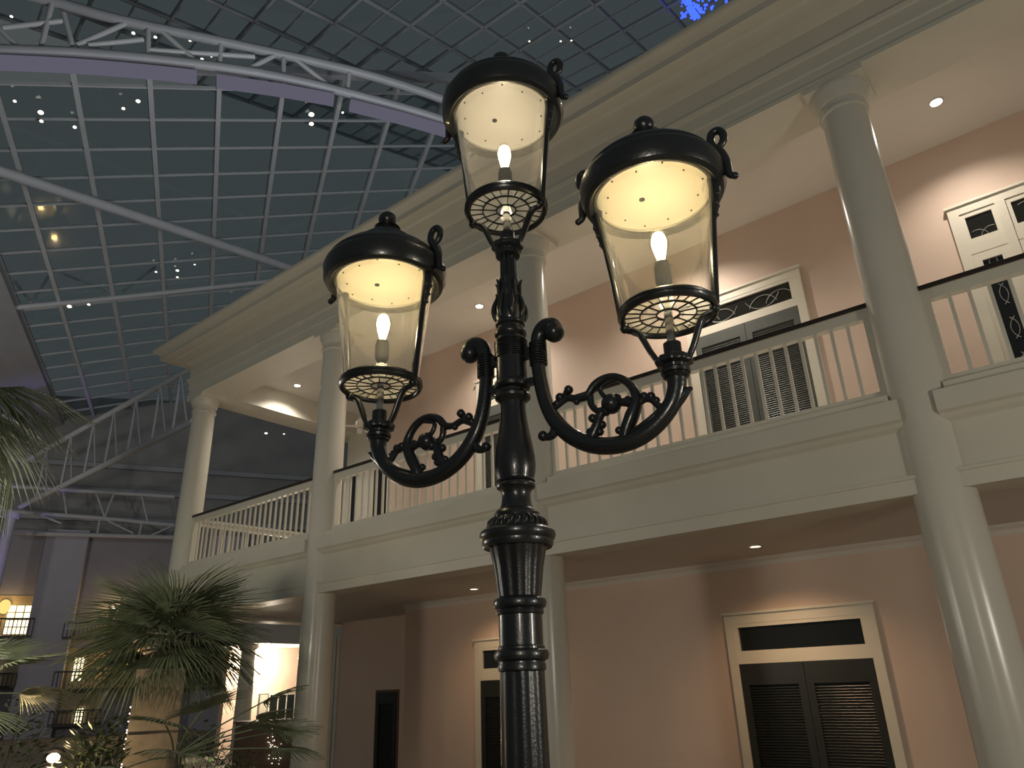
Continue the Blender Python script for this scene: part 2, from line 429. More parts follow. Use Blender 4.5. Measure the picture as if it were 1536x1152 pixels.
def shuttered_door(name, x0, x1, zf, zt, zb0, zb1, y, mat, arcs=True, lowlouver=True):
    root = structure(frame_mb(x0, x1, zf, zb1, 0.13, y, 0.06).build(name, 'door_trim', None, org=((x0+x1)/2, y, zf)))
    MB().box((x0-0.16, y-0.085, zb1+0.13), (x1+0.16, y+0.02, zb1+0.165)).build('head_moulding', 'door_trim', root)
    MB().box((x0, y-0.05, zt), (x1, y+0.02, zb0)).build('transom_bar', 'door_trim', root)
    MB().box((x0, y-0.055, zb1-0.05), (x1, y+0.01, zb1)).box((x0, y-0.055, zb0), (x0+0.06, y+0.01, zb1-0.0502)).box((x1-0.06, y-0.055, zb0), (x1, y+0.01, zb1-0.0502)).build('transom_frame', 'door_trim', root)
    pane = MB().box((x0+0.05, y-0.02, zb0-0.005), (x1-0.05, y-0.005, zb1-0.04)).build('transom_pane', 'dark_glass', root)
    if arcs:
        cm = MB(); zc = (zb0+zb1)/2; w = (x1-x0)
        for k in (-1, 1):
            c = (x0 + w/2 + k*w*0.2, y-0.028, zc - 0.02)
            cm.tube(arc((c[0], c[1], zb1-0.05), 0.30, math.pi*1.12, math.pi*1.88), 0.007, 6, 1)
            cm.tube(arc((c[0]+k*0.28, c[1], zb0), 0.24, math.pi*0.1, math.pi*0.9), 0.007, 6, 1)
            cm.tube(arc((c[0], c[1], zb0), 0.24, math.pi*0.1, math.pi*0.9), 0.007, 6, 1)
        cm.build('leaded_tracery', 'lead', pane, 40)
    xm = (x0+x1)/2
    for a, b in ((x0+0.006, xm-0.004), (xm+0.004, x1-0.006)):
        h = zt - zf
        leaf(root, a, b, zf+0.02, zt-0.005, y-0.005, mat, [(zf+0.32, zf+h*0.775), (zf+h*0.835, zf+h*0.925)] if lowlouver else [(zf+0.25, zt-0.28)])
    return root
for k, (x0_, x1_, z1_) in enumerate(REAR):
    wq = structure(frame_mb(x0_, x1_, ZFL, z1_, 0.05, YJ, 0.03).build('window_%d' % (20 + k), 'door_trim', None, org=((x0_+x1_)/2, YJ, ZFL)))
    MB().box((x0_, YJ-0.012, ZFL+0.02), (x1_, YJ+0.01, z1_)).build('pane', 'dark_glass', wq)
X0, X1 = -4.60, -2.83
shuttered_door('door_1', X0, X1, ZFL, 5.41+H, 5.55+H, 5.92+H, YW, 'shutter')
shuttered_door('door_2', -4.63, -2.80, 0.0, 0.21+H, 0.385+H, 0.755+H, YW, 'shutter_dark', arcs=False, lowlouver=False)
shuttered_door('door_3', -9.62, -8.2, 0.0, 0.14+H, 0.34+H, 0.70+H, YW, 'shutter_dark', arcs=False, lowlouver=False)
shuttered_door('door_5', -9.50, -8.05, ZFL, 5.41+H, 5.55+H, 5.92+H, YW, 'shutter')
# dark door on the rear wall of the arcade
xa_, xb_ = float(atY(567, 1040, YJ)[0]), float(atY(597, 1040, YJ)[0])
zt_ = float(atY(582, 1038, YJ)[2])
d4 = structure(frame_mb(xa_, xb_, 0, zt_, 0.05, YJ, 0.03).build('door_4', 'brown_panel', None, org=((xa_+xb_)/2, YJ, 0)))
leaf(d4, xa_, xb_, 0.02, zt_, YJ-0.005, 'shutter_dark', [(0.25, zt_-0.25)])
# bright jamb at the end of the arcade wall
structure(MB().box((xl-0.26, YJ-0.02, 0), (xl-0.15, YJ+0.3, 1.33+H)).box((xl-0.11, YJ-0.02, 0), (xl+0.01, YJ+0.3, 1.33+H)).build('trim_%d' % nt_, 'door_trim')); nt_ += 1
# glazed gallery door with tracery, to the right
gx0, gx1 = -0.45, 1.55
zf = ZFL; zb1 = 5.95 + H
g = structure(frame_mb(gx0, gx1, zf, zb1, 0.13, YW, 0.06).build('door_6', 'door_trim', None, org=((gx0+gx1)/2, YW, zf)))
MB().box((gx0-0.16, YW-0.085, zb1+0.13), (gx1+0.16, YW+0.02, zb1+0.165)).build('head_moulding', 'door_trim', g)
MB().box((gx0, YW-0.05, 5.30+H), (gx1, YW+0.02, 5.47+H)).build('transom_bar', 'door_trim', g)
cells = [(gx0, -0.02), (0.10, 1.00), (1.12, gx1)]
for (a, b) in ((-0.02, 0.10), (1.0, 1.12)):
    MB().box((a, YW-0.07, zf), (b, YW+0.02, zb1)).build('mullion_post', 'door_trim', g)
for (a, b) in cells:
    for (z0, z1, nm) in ((5.47+H, zb1, 'transom_light'), (zf+0.05, 5.30+H, 'glazed_leaf')):
        e = 0.055 if nm == 'transom_light' else 0.10
        fr = MB().box((a, YW-0.045, z0), (a+e, YW, z1)).box((b-e, YW-0.045, z0), (b, YW, z1)).box((a+e, YW-0.045, z1-e*1.25), (b-e, YW, z1)).box((a+e, YW-0.045, z0), (b-e, YW, z0+e*(1.2 if nm == 'transom_light' else 3))).build(nm, 'door_trim', g)
        MB().box((a+e, YW-0.02, z0+e), (b-e, YW-0.01, z1-e)).build('pane', 'dark_glass', fr)
        tr = MB(); xm = (a+b)/2; w = (b-a)/2 - e
        if nm == 'transom_light':
            tr.tube(arc((xm-w*0.5, YW-0.025, z0+e), w*0.8, 0.2, 2.0), 0.006, 6, 1); tr.tube(arc((xm+w*0.6, YW-0.025, z0+e), w*0.8, 1.2, 2.9), 0.006, 6, 1)
        else:
            for k in range(5):
                zc = z0 + 0.45 + k*0.5
                tr.tube(arc((xm-w*1.3, YW-0.025, zc), w*1.7, -0.9, 0.9), 0.006, 6, 1); tr.tube(arc((xm+w*1.3, YW-0.025, zc), w*1.7, math.pi-0.9, math.pi+0.9), 0.006, 6, 1)
        tr.build('tracery', 'lead', fr, 40)

# ================================================================== DOWNLIGHTS
def downlight(x, y, z, label, r, em, group, energy, col, ang=1.9):
    t = thing('recessed_light', label, 'ceiling light', (x, y, z), group)
    MB().lathe([(r*0.72, -0.006), (r*0.75, -0.014), (r*0.98, -0.012), (r, -0.004), (r, 0.002), (r*0.72, 0.002)], (x, y, z), 28, cap=False).build('trim_ring', 'ceiling_white', t, 40)
    MB().lathe([(r*0.73, -0.004), (r*0.3, -0.007)], (x, y, z), 28).build('lens', em, t, 40)
    lamp('downlight_beam', 'SPOT', (x, y, z-0.03), energy, col, 0.06, (0, 0, -1), spot_size=ang*1.25, spot_blend=0.9)
UP = 'recessed lights of the gallery ceiling'
for (px, py, lb, en) in ((1404, 153, 'bright recessed light above the glazed gallery door', 85), (719, 459, 'bright recessed light in gallery ceiling left of lamp post', 150), (446, 578, 'bright recessed light in gallery ceiling near the far corner column', 130)):
    p = atZ(px, py, ZCU)
    downlight(float(p[0]), float(p[1]), ZCU, lb, 0.10, 'downlight', UP, en, (1.0, 0.91, 0.79))
downlight(-4.5, 9.82, ZCU, 'bright recessed light above the shuttered gallery door', 0.10, 'downlight', UP, 150, (1.0, 0.91, 0.79))
LOW = 'dim recessed lights of the arcade ceiling'
for (px, py, lb, en) in ((1133, 819, 'dim recessed light above the lower shuttered door', 44), (711, 883, 'dim recessed light in arcade ceiling beside the lamp post', 22), (393, 936, 'dim recessed light in arcade ceiling above the palm', 16)):
    p = atZ(px, py, ZCL)
    downlight(max(float(p[0]), -15.9), float(p[1]), ZCL, lb, 0.10, 'downlight_dim', LOW, en, (1.0, 0.66, 0.38))

# ceiling fan of the gallery
p = atZ(540, 641, 5.95 + H); fx, fy, fz = map(float, p)
t = thing('ceiling_fan', 'white ceiling fan on a long rod under the gallery ceiling', 'fan', (fx, fy, fz))
MB().tube([(fx, fy, fz+0.05), (fx, fy, ZCU+0.002)], 0.012, 10, 1).build('rod', 'cream', t, 40)
MB().lathe([(0.03, 0.16), (0.10, 0.14), (0.12, 0.07), (0.10, 0.0), (0.05, -0.02)], (fx, fy, fz), 20).build('motor', 'cream', t, 40)
MB().ball((fx, fy, fz-0.06), 0.08, 14, 8).build('globe', 'ceiling_white', t, 60)
for k in range(4):
    a = k*math.pi/2 + 0.9
    MB().beam((fx+0.1*math.cos(a), fy+0.1*math.sin(a), fz+0.03), (fx+0.55*math.cos(a), fy+0.55*math.sin(a), fz+0.03), 0.12, 0.012).build('blade', 'cream', t)

# ================================================================== STREET LAMP
PX, PY = -1.878, 2.339
lampo = thing('street_lamp', 'black cast-iron lamp post with three glass lanterns on a centre stem and two scrolled arms', 'street lamp', (PX, PY, 0))
hz = lambda z: z - 1.6 + H                   # heights measured with the lens at 1.6 m
def seg_lathe(name, prof, seg=40, flute=None, sharp=35):
    return MB().lathe([(r, hz(z)) for r, z in prof], (PX, PY, 0), seg, flute).build(name, 'black_iron', lampo, sharp)
fl = lambda n, d: (lambda an, i, z: 1 - d * (0.5 - 0.5*math.cos(an*n)) ** 2)
# base and lower shaft (below the picture)
MB().lathe([(0.30, 0), (0.30, 0.10), (0.27, 0.14), (0.25, 0.18), (0.25, 0.52), (0.27, 0.55), (0.24, 0.60), (0.17, 0.68), (0.13, 0.74)], (PX, PY, 0), 8).build('base', 'black_iron', lampo)
MB().lathe([(0.105, 0.70), (0.096, 1.2), (0.090, hz(1.36)), (0.086, hz(1.66))], (PX, PY, 0), 96, fl(8, 0.05)).build('lower_shaft', 'black_iron', lampo, 50)
seg_lathe('lower_ring', [(0.083, 1.655), (0.092, 1.66), (0.094, 1.675), (0.090, 1.685), (0.090, 1.692), (0.103, 1.700), (0.107, 1.715), (0.103, 1.730), (0.092, 1.737), (0.092, 1.745), (0.086, 1.75)])
seg_lathe('middle_shaft', [(0.086, 1.745), (0.086, 1.87)])
seg_lathe('upper_ring', [(0.085, 1.862), (0.093, 1.866), (0.095, 1.876), (0.091, 1.885), (0.103, 1.893), (0.107, 1.907), (0.103, 1.921), (0.092, 1.928), (0.086, 1.932)])
MB().lathe([(0.086, hz(1.925)), (0.091, hz(1.97)), (0.101, hz(2.05)), (0.116, hz(2.12)), (0.128, hz(2.15))], (PX, PY, 0), 120, fl(8, 0.06)).build('fluted_capital', 'black_iron', lampo, 50)
seg_lathe('capital_rim', [(0.120, 2.135), (0.140, 2.125), (0.146, 2.135), (0.146, 2.15), (0.152, 2.158), (0.157, 2.172), (0.155, 2.186), (0.146, 2.195), (0.128, 2.203), (0.10, 2.206)])
# ornamental leaf band on the rim
seg_lathe('leaf_cushion', [(0.125, 2.200), (0.118, 2.222), (0.102, 2.245), (0.090, 2.253)])
for k in range(26):
    a = 2*math.pi*k/26; m_ = MB(); tw = 0.07
    for (da, z0, z1, r0, r1, rr) in ((0.0, 2.203, 2.248, 0.124, 0.097, 0.0065), (0.09, 2.208, 2.236, 0.121, 0.106, 0.005)):
        m_.tube([(PX+r0*math.cos(a+da), PY+r0*math.sin(a+da), hz(z0)), (PX+(r0+r1)/2*1.06*math.cos(a+da+tw), PY+(r0+r1)/2*1.06*math.sin(a+da+tw), hz((z0+z1)/2+0.006)), (PX+r1*math.cos(a+da-tw), PY+r1*math.sin(a+da-tw), hz(z1))], [rr*0.6, rr, rr*0.5], 6, 2)
    m_.build('leaf', 'black_iron', lampo, 60)
seg_lathe('neck', [(0.092, 2.250), (0.096, 2.262), (0.088, 2.275), (0.072, 2.285), (0.064, 2.305), (0.060, 2.33), (0.061, 2.352), (0.068, 2.366), (0.080, 2.374), (0.083, 2.384), (0.078, 2.394), (0.066, 2.400)])
seg_lathe('vase', [(0.078, 2.398), (0.083, 2.403), (0.078, 2.409), (0.080, 2.42), (0.086, 2.445), (0.0885, 2.475), (0.087, 2.51), (0.080, 2.56), (0.069, 2.62), (0.060, 2.68), (0.055, 2.73), (0.056, 2.755), (0.068, 2.768), (0.078, 2.776), (0.080, 2.788), (0.074, 2.797), (0.060, 2.803)])
seg_lathe('hub_collar', [(0.060, 2.800), (0.060, 2.818), (0.078, 2.826), (0.083, 2.840), (0.078, 2.854), (0.070, 2.860), (0.069, 3.05), (0.066, 3.062)])
for k in range(9):
    z = hz(2.972 + k*0.0098)
    MB().lathe([(0.068, z), (0.0765, z+0.0015), (0.0765, z+0.005), (0.068, z+0.0065)], (PX, PY, 0), 40, cap=False).build('rib_band', 'black_iron', lampo, 60)
seg_lathe('hub_top', [(0.064, 3.058), (0.062, 3.075), (0.072, 3.085), (0.075, 3.098), (0.070, 3.112), (0.058, 3.120), (0.058, 3.132), (0.068, 3.140), (0.069, 3.152), (0.058, 3.162)])
seg_lathe('leaf_baluster', [(0.062, 3.158), (0.070, 3.18), (0.068, 3.22), (0.058, 3.27), (0.048, 3.32), (0.044, 3.35), (0.050, 3.372), (0.046, 3.385)])
for k in range(8):
    a = 2*math.pi*k/8
    pt = lambda r, z, da=0: (PX+r*math.cos(a+da), PY+r*math.sin(a+da), hz(z))
    m_ = MB()
    m_.tube([pt(0.066, 3.165), pt(0.076, 3.20), pt(0.072, 3.24, 0.05), pt(0.060, 3.28, 0.1), pt(0.064, 3.30, 0.14)], [0.008, 0.013, 0.011, 0.006, 0.003], 7, 3)
    m_.tube([pt(0.055, 3.27, 0.35), pt(0.052, 3.31, 0.4), pt(0.054, 3.35, 0.38), pt(0.064, 3.372, 0.4)], [0.005, 0.009, 0.008, 0.004], 7, 3)
    m_.build('leaf', 'black_iron', lampo, 60)
MB().lathe([(0.040, hz(3.375)), (0.038, hz(3.56))], (PX, PY, 0), 64, fl(8, 0.22)).build('upper_stem', 'black_iron', lampo, 60)

AZ = math.radians(12); AU = (math.cos(AZ), math.sin(AZ))
ZRING = 1.40 + H                             # bottom ring of the arm lanterns
ZTOP = 2.181 + H
def ap(s, z, side, off=0.0):                 # a point in the arm plane
    return (PX + AU[0]*s*side - AU[1]*off, PY + AU[1]*s*side + AU[0]*off, ZRING + z)
def make_arm(side, label):
    q = lambda L: [ap(s, z, side) for s, z in L]
    main = [(0.212, 0.040), (0.222, 0.060), (0.207, 0.078), (0.179, 0.082), (0.150, 0.062), (0.134, 0.012), (0.131, -0.078), (0.139, -0.169), (0.158, -0.268), (0.197, -0.361), (0.260, -0.438), (0.339, -0.490), (0.418, -0.513), (0.503, -0.514), (0.582, -0.490), (0.647, -0.447), (0.699, -0.390), (0.725, -0.330), (0.731, -0.29)]
    rad = [0.020, 0.030, 0.037, 0.036, 0.031, 0.028, 0.026, 0.026, 0.027, 0.029, 0.030, 0.030, 0.030, 0.030, 0.030, 0.030, 0.030, 0.031, 0.034]
    arm = MB().tube(q(main), [r*1.2 for r in rad], 14, 4).build('arm', 'black_iron', lampo, 60)
    MB().ball(ap(0.216, 0.052, side), 0.047, 14, 8).build('scroll_ball', 'black_iron', arm, 60)
    for k in range(9):
        z = -0.085 + k*0.0125
        MB().lathe([(0.028, -0.004), (0.040, -0.0025), (0.040, 0.0025), (0.028, 0.004)], ap(0.1335, z, side), 24).build('rib_band', 'black_iron', arm, 40)
    MB().beam(ap(0.05, -0.02, side), ap(0.125, -0.02, side), 0.03, 0.05).build('hub_lug', 'black_iron', arm)
    MB().beam(ap(0.05, -0.16, side), ap(0.125, -0.16, side), 0.03, 0.03).build('hub_lug', 'black_iron', arm)
    sc = MB()
    sc.tube(q([(0.29, -0.288), (0.347, -0.282), (0.384, -0.243), (0.427, -0.222), (0.476, -0.224), (0.521, -0.252), (0.552, -0.298), (0.559, -0.348), (0.534, -0.405), (0.505, -0.462), (0.495, -0.50)]), [0.0125, 0.0175, 0.0187, 0.0175, 0.0175, 0.0175, 0.0187, 0.0238, 0.0300, 0.0275, 0.0225], 10, 4, (1.15, 1))
    sc.build('scroll', 'black_iron', arm, 60)
    MB().tube(q([(0.50, -0.236), (0.450, -0.238), (0.410, -0.262), (0.428, -0.305), (0.470, -0.345)]), [0.0075, 0.0125, 0.0112, 0.0112, 0.0100], 8, 4).tube(q([(0.362, -0.285), (0.366, -0.325), (0.390, -0.355), (0.425, -0.352), (0.445, -0.335)]), [0.0163, 0.0150, 0.0137, 0.0137, 0.0125], 8, 4).build('inner_scroll', 'black_iron', arm, 60)
    fb = MB().ball(ap(0.452, -0.338, side), 0.043, 14, 9)
    for (s, z, r) in ((0.425, -0.362, 0.020), (0.478, -0.318, 0.016), (0.437, -0.318, 0.018)): fb.ball(ap(s, z, side), r*1.2, 10, 6)
    fb.build('rosette', 'black_iron', arm, 60)
    lf = MB()
    lf.tube(q([(0.347, -0.284), (0.305, -0.287), (0.262, -0.272), (0.218, -0.292), (0.180, -0.318)]), [0.0125, 0.0163, 0.0163, 0.0150, 0.0125], 9, 4)
    lf.tube(q([(0.255, -0.270), (0.248, -0.248), (0.262, -0.232)]), [0.0112, 0.0088, 0.0075], 8, 3)
    for (s, z, r) in ((0.268, -0.236, 0.017), (0.226, -0.262, 0.017), (0.212, -0.288, 0.015), (0.300, -0.296, 0.013)): lf.ball(ap(s, z, side), r*1.2, 10, 6)
    lf.build('leaf_branch', 'black_iron', arm, 60)
    rb = MB().tube(q([(0.556, -0.366), (0.590, -0.346), (0.622, -0.354), (0.646, -0.386), (0.664, -0.412)]), [0.0163, 0.0163, 0.0163, 0.0150, 0.0125], 9, 4)
    for (s, z, r) in ((0.592, -0.334, 0.015), (0.620, -0.340, 0.016), (0.640, -0.362, 0.013), (0.655, -0.392, 0.012)): rb.ball(ap(s, z, side), r*1.2, 10, 6)
    rb.tube(q([(0.556, -0.366), (0.520, -0.345), (0.488, -0.340)]), [0.0175, 0.0200, 0.0150], 9, 3).ball(ap(0.522, -0.334, side), 0.016, 10, 6)
    rb.build('leaf_branch', 'black_iron', arm, 60)
    dn = MB().tube(q([(0.418, -0.360), (0.395, -0.385), (0.385, -0.415), (0.362, -0.455), (0.345, -0.485)]), [0.0150, 0.0200, 0.0225, 0.0250, 0.0200], 9, 4)
    for (s, z, r) in ((0.366, -0.384, 0.016), (0.405, -0.420, 0.015), (0.350, -0.440, 0.014), (0.392, -0.448, 0.015), (0.335, -0.460, 0.012)): dn.ball(ap(s, z, side), r*1.2, 10, 6)
    dn.build('acanthus', 'black_iron', arm, 60)
    up = MB().tube(q([(0.505, -0.500), (0.488, -0.478), (0.476, -0.456)]), [0.0150, 0.0150, 0.0100], 8, 3).ball(ap(0.474, -0.457, side), 0.017, 10, 6).ball(ap(0.515, -0.440, side), 0.018, 10, 6).ball(ap(0.545, -0.402, side), 0.017, 10, 6)
    up.build('acanthus', 'black_iron', arm, 60)
    MB().tube(q([(0.205, -0.380), (0.186, -0.418), (0.160, -0.428), (0.142, -0.420)]), [0.0250, 0.0200, 0.0163, 0.0150], 9, 4).ball(ap(0.138, -0.419, side), 0.023, 12, 7).build('back_curl', 'black_iron', arm, 60)
    MB().tube(q([(0.700, -0.40), (0.745, -0.365), (0.768, -0.345), (0.788, -0.340)]), [0.0300, 0.0200, 0.0150, 0.0063], 9, 4).build('leaf_tip', 'black_iron', arm, 60)
    for off in (-0.014, 0.0, 0.014):
        MB().tube([ap(0.712, -0.345, side, off*0.7), ap(0.66, -0.405, side, off), ap(0.59, -0.452, side, off*1.3), ap(0.50, -0.482, side, off*0.6)], [0.0075, 0.0125, 0.0112, 0.0037], 7, 4).build('leaf', 'black_iron', arm, 60)
    return arm

def make_lantern(cx, cy, z0, az, label, stub, rmat='reflector', lcol=(1.0, 0.80, 0.50)):
    c = (cx, cy, z0); NB = 'black_iron'
    ca, sa = math.cos(az), math.sin(az)
    rp = lambda r, z, s=1, o=0.0: (cx + (r*ca*s - o*sa), cy + (r*sa*s + o*ca), z0 + z)
    cap = MB().lathe([(0.266, 0.606), (0.266, 0.574), (0.284, 0.560), (0.304, 0.570), (0.318, 0.598), (0.318, 0.632), (0.322, 0.648), (0.316, 0.668), (0.296, 0.684), (0.298, 0.700), (0.284, 0.718), (0.264, 0.730), (0.256, 0.744), (0.222, 0.768), (0.186, 0.794), (0.152, 0.822), (0.146, 0.836), (0.116, 0.862), (0.088, 0.888), (0.068, 0.908), (0.060, 0.922), (0.02, 0.924)], c, 56, cap=False).build('lantern', NB, lampo, 35)
    cap['label'] = label
    MB().lathe([(0.060, 0.916), (0.072, 0.926), (0.060, 0.938), (0.040, 0.946), (0.036, 0.956), (0.046, 0.968), (0.050, 0.986), (0.045, 1.006), (0.030, 1.022), (0.012, 1.032), (0.003, 1.036)], c, 24).build('finial', NB, cap, 50)
    rf = MB().lathe([(0.264, 0.592), (0.262, 0.604), (0.12, 0.606), (0.03, 0.607)], c, 56).build('reflector', rmat, cap, 40)
    bt = MB()
    for k in range(12):
        a = 2*math.pi*(k+0.3)/12; r = 0.20 if k % 2 else 0.225
        bt.lathe([(0.0045, 0.588), (0.0045, 0.594)], (cx+r*math.cos(a), cy+r*math.sin(a), z0), 6)
    bt.lathe([(0.013, 0.588), (0.013, 0.594)], (cx-0.05*ca, cy-0.05*sa, z0), 14)
    bt.build('screws', 'hole', cap)
    # glass: two curved panes between the uprights
    gl = MB(); N = 28
    for s in (0, 1):
        vs = []; fs = []
        for j, (r, z) in enumerate(((0.182, 0.018), (0.198, 0.16), (0.216, 0.30), (0.236, 0.45), (0.254, 0.585))):
            for k in range(N+1):
                a = az + math.pi*s + math.pi*k/N
                vs.append((cx + r*math.cos(a), cy + r*math.sin(a), z0+z))
        for j in range(4):
            for k in range(N): fs.append((j*(N+1)+k, j*(N+1)+k+1, (j+1)*(N+1)+k+1, (j+1)*(N+1)+k))
        m_ = MB().add(vs, fs); m_.build('glass_pane', 'lantern_glass', cap, 60)
    MB().lathe([(0.250, 0.576), (0.263, 0.574), (0.264, 0.588), (0.252, 0.590), (0.250, 0.576)], c, 48, cap=False).build('glass_rim', 'chrome', cap, 60)
    # bottom ring
    MB().lathe([(0.178, 0.014), (0.176, -0.006), (0.182, -0.016), (0.196, -0.018), (0.204, -0.010), (0.208, 0.0), (0.202, 0.010), (0.206, 0.018), (0.197, 0.028), (0.184, 0.026), (0.178, 0.014)], c, 56, cap=False).build('bottom_ring', NB, cap, 45)
    # radial lattice and its panes
    R0, R1, R2 = 0.048, 0.116, 0.180; zl = 0.0
    lt = MB()
    for R in (R0, R1): lt.lathe([(R-0.0028, zl-0.005), (R+0.0028, zl-0.005), (R+0.0028, zl+0.005), (R-0.0028, zl+0.005), (R-0.0028, zl-0.005)], c, 48, cap=False)
    for k in range(12):
        a = az + 2*math.pi*k/12; u = (math.cos(a), math.sin(a))
        lt.beam((cx+u[0]*R0, cy+u[1]*R0, z0+zl), (cx+u[0]*R2, cy+u[1]*R2, z0+zl), 0.0042, 0.006)
        a += math.pi/12; u = (math.cos(a), math.sin(a))
        lt.beam((cx+u[0]*R1, cy+u[1]*R1, z0+zl), (cx+u[0]*R2, cy+u[1]*R2, z0+zl), 0.0042, 0.006)
    lt.build('lattice', NB, cap)
    def pane(ra, rb, a0, a1):
        n = 3; poly = [(rb*math.cos(a0+(a1-a0)*i/n), rb*math.sin(a0+(a1-a0)*i/n)) for i in range(n+1)]
        poly += [(ra*math.cos(a1-(a1-a0)*i/n), ra*math.sin(a1-(a1-a0)*i/n)) for i in range(n+1)]
        return MB().add([(cx+x, cy+y, z0+zl+0.001) for x, y in poly], [tuple(range(len(poly)))])
    g = 0.01
    for k in range(12):
        a0 = az + 2*math.pi*k/12; st = math.pi/6
        pane(R0+0.002, R1-0.002, a0+g*2, a0+st-g*2).build('pane', 'lattice_glass', cap)
        pane(R1+0.002, R2, a0+g, a0+st/2-g).build('pane', 'lattice_glass', cap)
        pane(R1+0.002, R2, a0+st/2+g, a0+st-g).build('pane', 'lattice_glass', cap)
    # uprights with leaf ornaments, scroll ears, struts
    for s in (1, -1):
        pts = [(0.196, 0.005), (0.205, 0.10), (0.222, 0.26), (0.240, 0.42), (0.256, 0.56), (0.275, 0.62)]
        MB().tube([rp(r, z, s) for r, z in pts], 0.0185, 8, 3, (1.0, 0.8)).build('upright', NB, cap, 50)
        lf = MB().tube([rp(0.262, 0.60, s), rp(0.262, 0.52, s), rp(0.250, 0.44, s), rp(0.238, 0.37, s)], [0.026, 0.024, 0.018, 0.008], 8, 4)
        for (r, z, o, q) in ((0.274, 0.50, 0.016, 0.010), (0.274, 0.50, -0.016, 0.010), (0.264, 0.455, 0.013, 0.009), (0.264, 0.455, -0.013, 0.009), (0.256, 0.41, 0.009, 0.008), (0.256, 0.41, -0.009, 0.008), (0.276, 0.545, 0.0, 0.014)):
            lf.ball(rp(r, z, s, o), q, 8, 5)
        lf.build('upright_leaf', NB, cap, 60)
        MB().tube([rp(r, z, s) for r, z in ((0.348, 0.575), (0.336, 0.583), (0.330, 0.61), (0.326, 0.66), (0.314, 0.705), (0.290, 0.74), (0.278, 0.778), (0.290, 0.820), (0.318, 0.828), (0.336, 0.800), (0.330, 0.762), (0.305, 0.735))], [0.015, 0.015, 0.019, 0.022, 0.022, 0.020, 0.018, 0.018, 0.018, 0.018, 0.017, 0.014], 9, 4).ball(rp(0.354, 0.572, s), 0.016, 9, 6).build('scroll_ear', NB, cap, 60)
        MB().tube([rp(r, z, s) for r, z in ((0.190, -0.022), (0.172, -0.036), (0.150, -0.040), (0.128, -0.060), (0.108, -0.105), (0.086, -0.160), (0.062, -0.205))], [0.013, 0.014, 0.015, 0.016, 0.016, 0.015, 0.014], 9, 4, (1.25, 0.85)).ball(rp(0.187, -0.020, s), 0.022, 10, 6).build('strut', NB, cap, 60)
    # socket tube, socket, bulb
    MB().lathe([(0.018, -0.20), (0.018, 0.13)], c, 20).build('lamp_tube', 'chrome', cap, 50)
    MB().lathe([(0.036, -0.225), (0.036, -0.135), (0.030, -0.130)], c, 24).build('tube_sleeve', NB, cap, 40)
    MB().lathe([(0.016, 0.118), (0.026, 0.130), (0.034, 0.145), (0.036, 0.165), (0.036, 0.225), (0.031, 0.228), (0.031, 0.245)], c, 24).build('socket', 'socket', cap, 40)
    MB().lathe([(0.020, 0.240), (0.023, 0.262), (0.033, 0.300), (0.040, 0.330), (0.042, 0.352), (0.038, 0.378), (0.027, 0.398), (0.012, 0.408), (0.002, 0.410)], c, 28).build('bulb', 'bulb_glass', cap, 60)
    fm = MB()
    for k in range(8):
        a = 2*math.pi*k/8; fp = lambda r, z, da: (cx+r*math.cos(a+da), cy+r*math.sin(a+da), z0+z)
        fm.tube([fp(0.010, 0.258, 0), fp(0.020, 0.300, 0.1), fp(0.027, 0.345, 0.2), fp(0.020, 0.383, 0.3), fp(0.006, 0.396, 0.35)], [0.004, 0.006, 0.0075, 0.006, 0.004], 6, 2)
    fm.build('filament', 'filament', cap, 60)
    lamp('lantern_bulb_light', 'POINT', (cx, cy, z0+0.33), stub, lcol, 0.035)
    # crown collar under the struts
    MB().lathe([(0.040, -0.275), (0.058, -0.268), (0.060, -0.255), (0.050, -0.245), (0.052, -0.235), (0.072, -0.226), (0.076, -0.213), (0.070, -0.200), (0.030, -0.196)], c, 40, lambda an, i, z: 1 + (0.05*math.cos(an*10) if 4 <= i <= 7 else 0)).build('crown_collar', NB, cap, 45)
    return cap
BAZ = math.radians(14)
for side, lb in ((1, 'scrolled arm towards the shuttered door'), (-1, 'scrolled arm towards the far corner column')):
    make_arm(side, lb)
    e = (PX + AU[0]*0.73*side, PY + AU[1]*0.73*side)
    make_lantern(e[0], e[1], ZRING, BAZ, 'lantern with yellow-lit reflector carried on a scrolled arm', 6.2)
    MB().lathe([(0.034, -0.300), (0.040, -0.290), (0.052, -0.282), (0.050, -0.272), (0.040, -0.268)], (e[0], e[1], ZRING), 28).build('arm_socket', 'black_iron', lampo, 45)
make_lantern(PX, PY, ZTOP, BAZ, 'lantern with paler reflector on top of the centre stem', 1.5, 'reflector_pale', (1.0, 0.88, 0.78))
MB().lathe([(0.038, -0.262), (0.046, -0.258), (0.050, -0.246), (0.044, -0.238)], (PX, PY, ZTOP), 28).build('stem_ring', 'black_iron', lampo, 45)

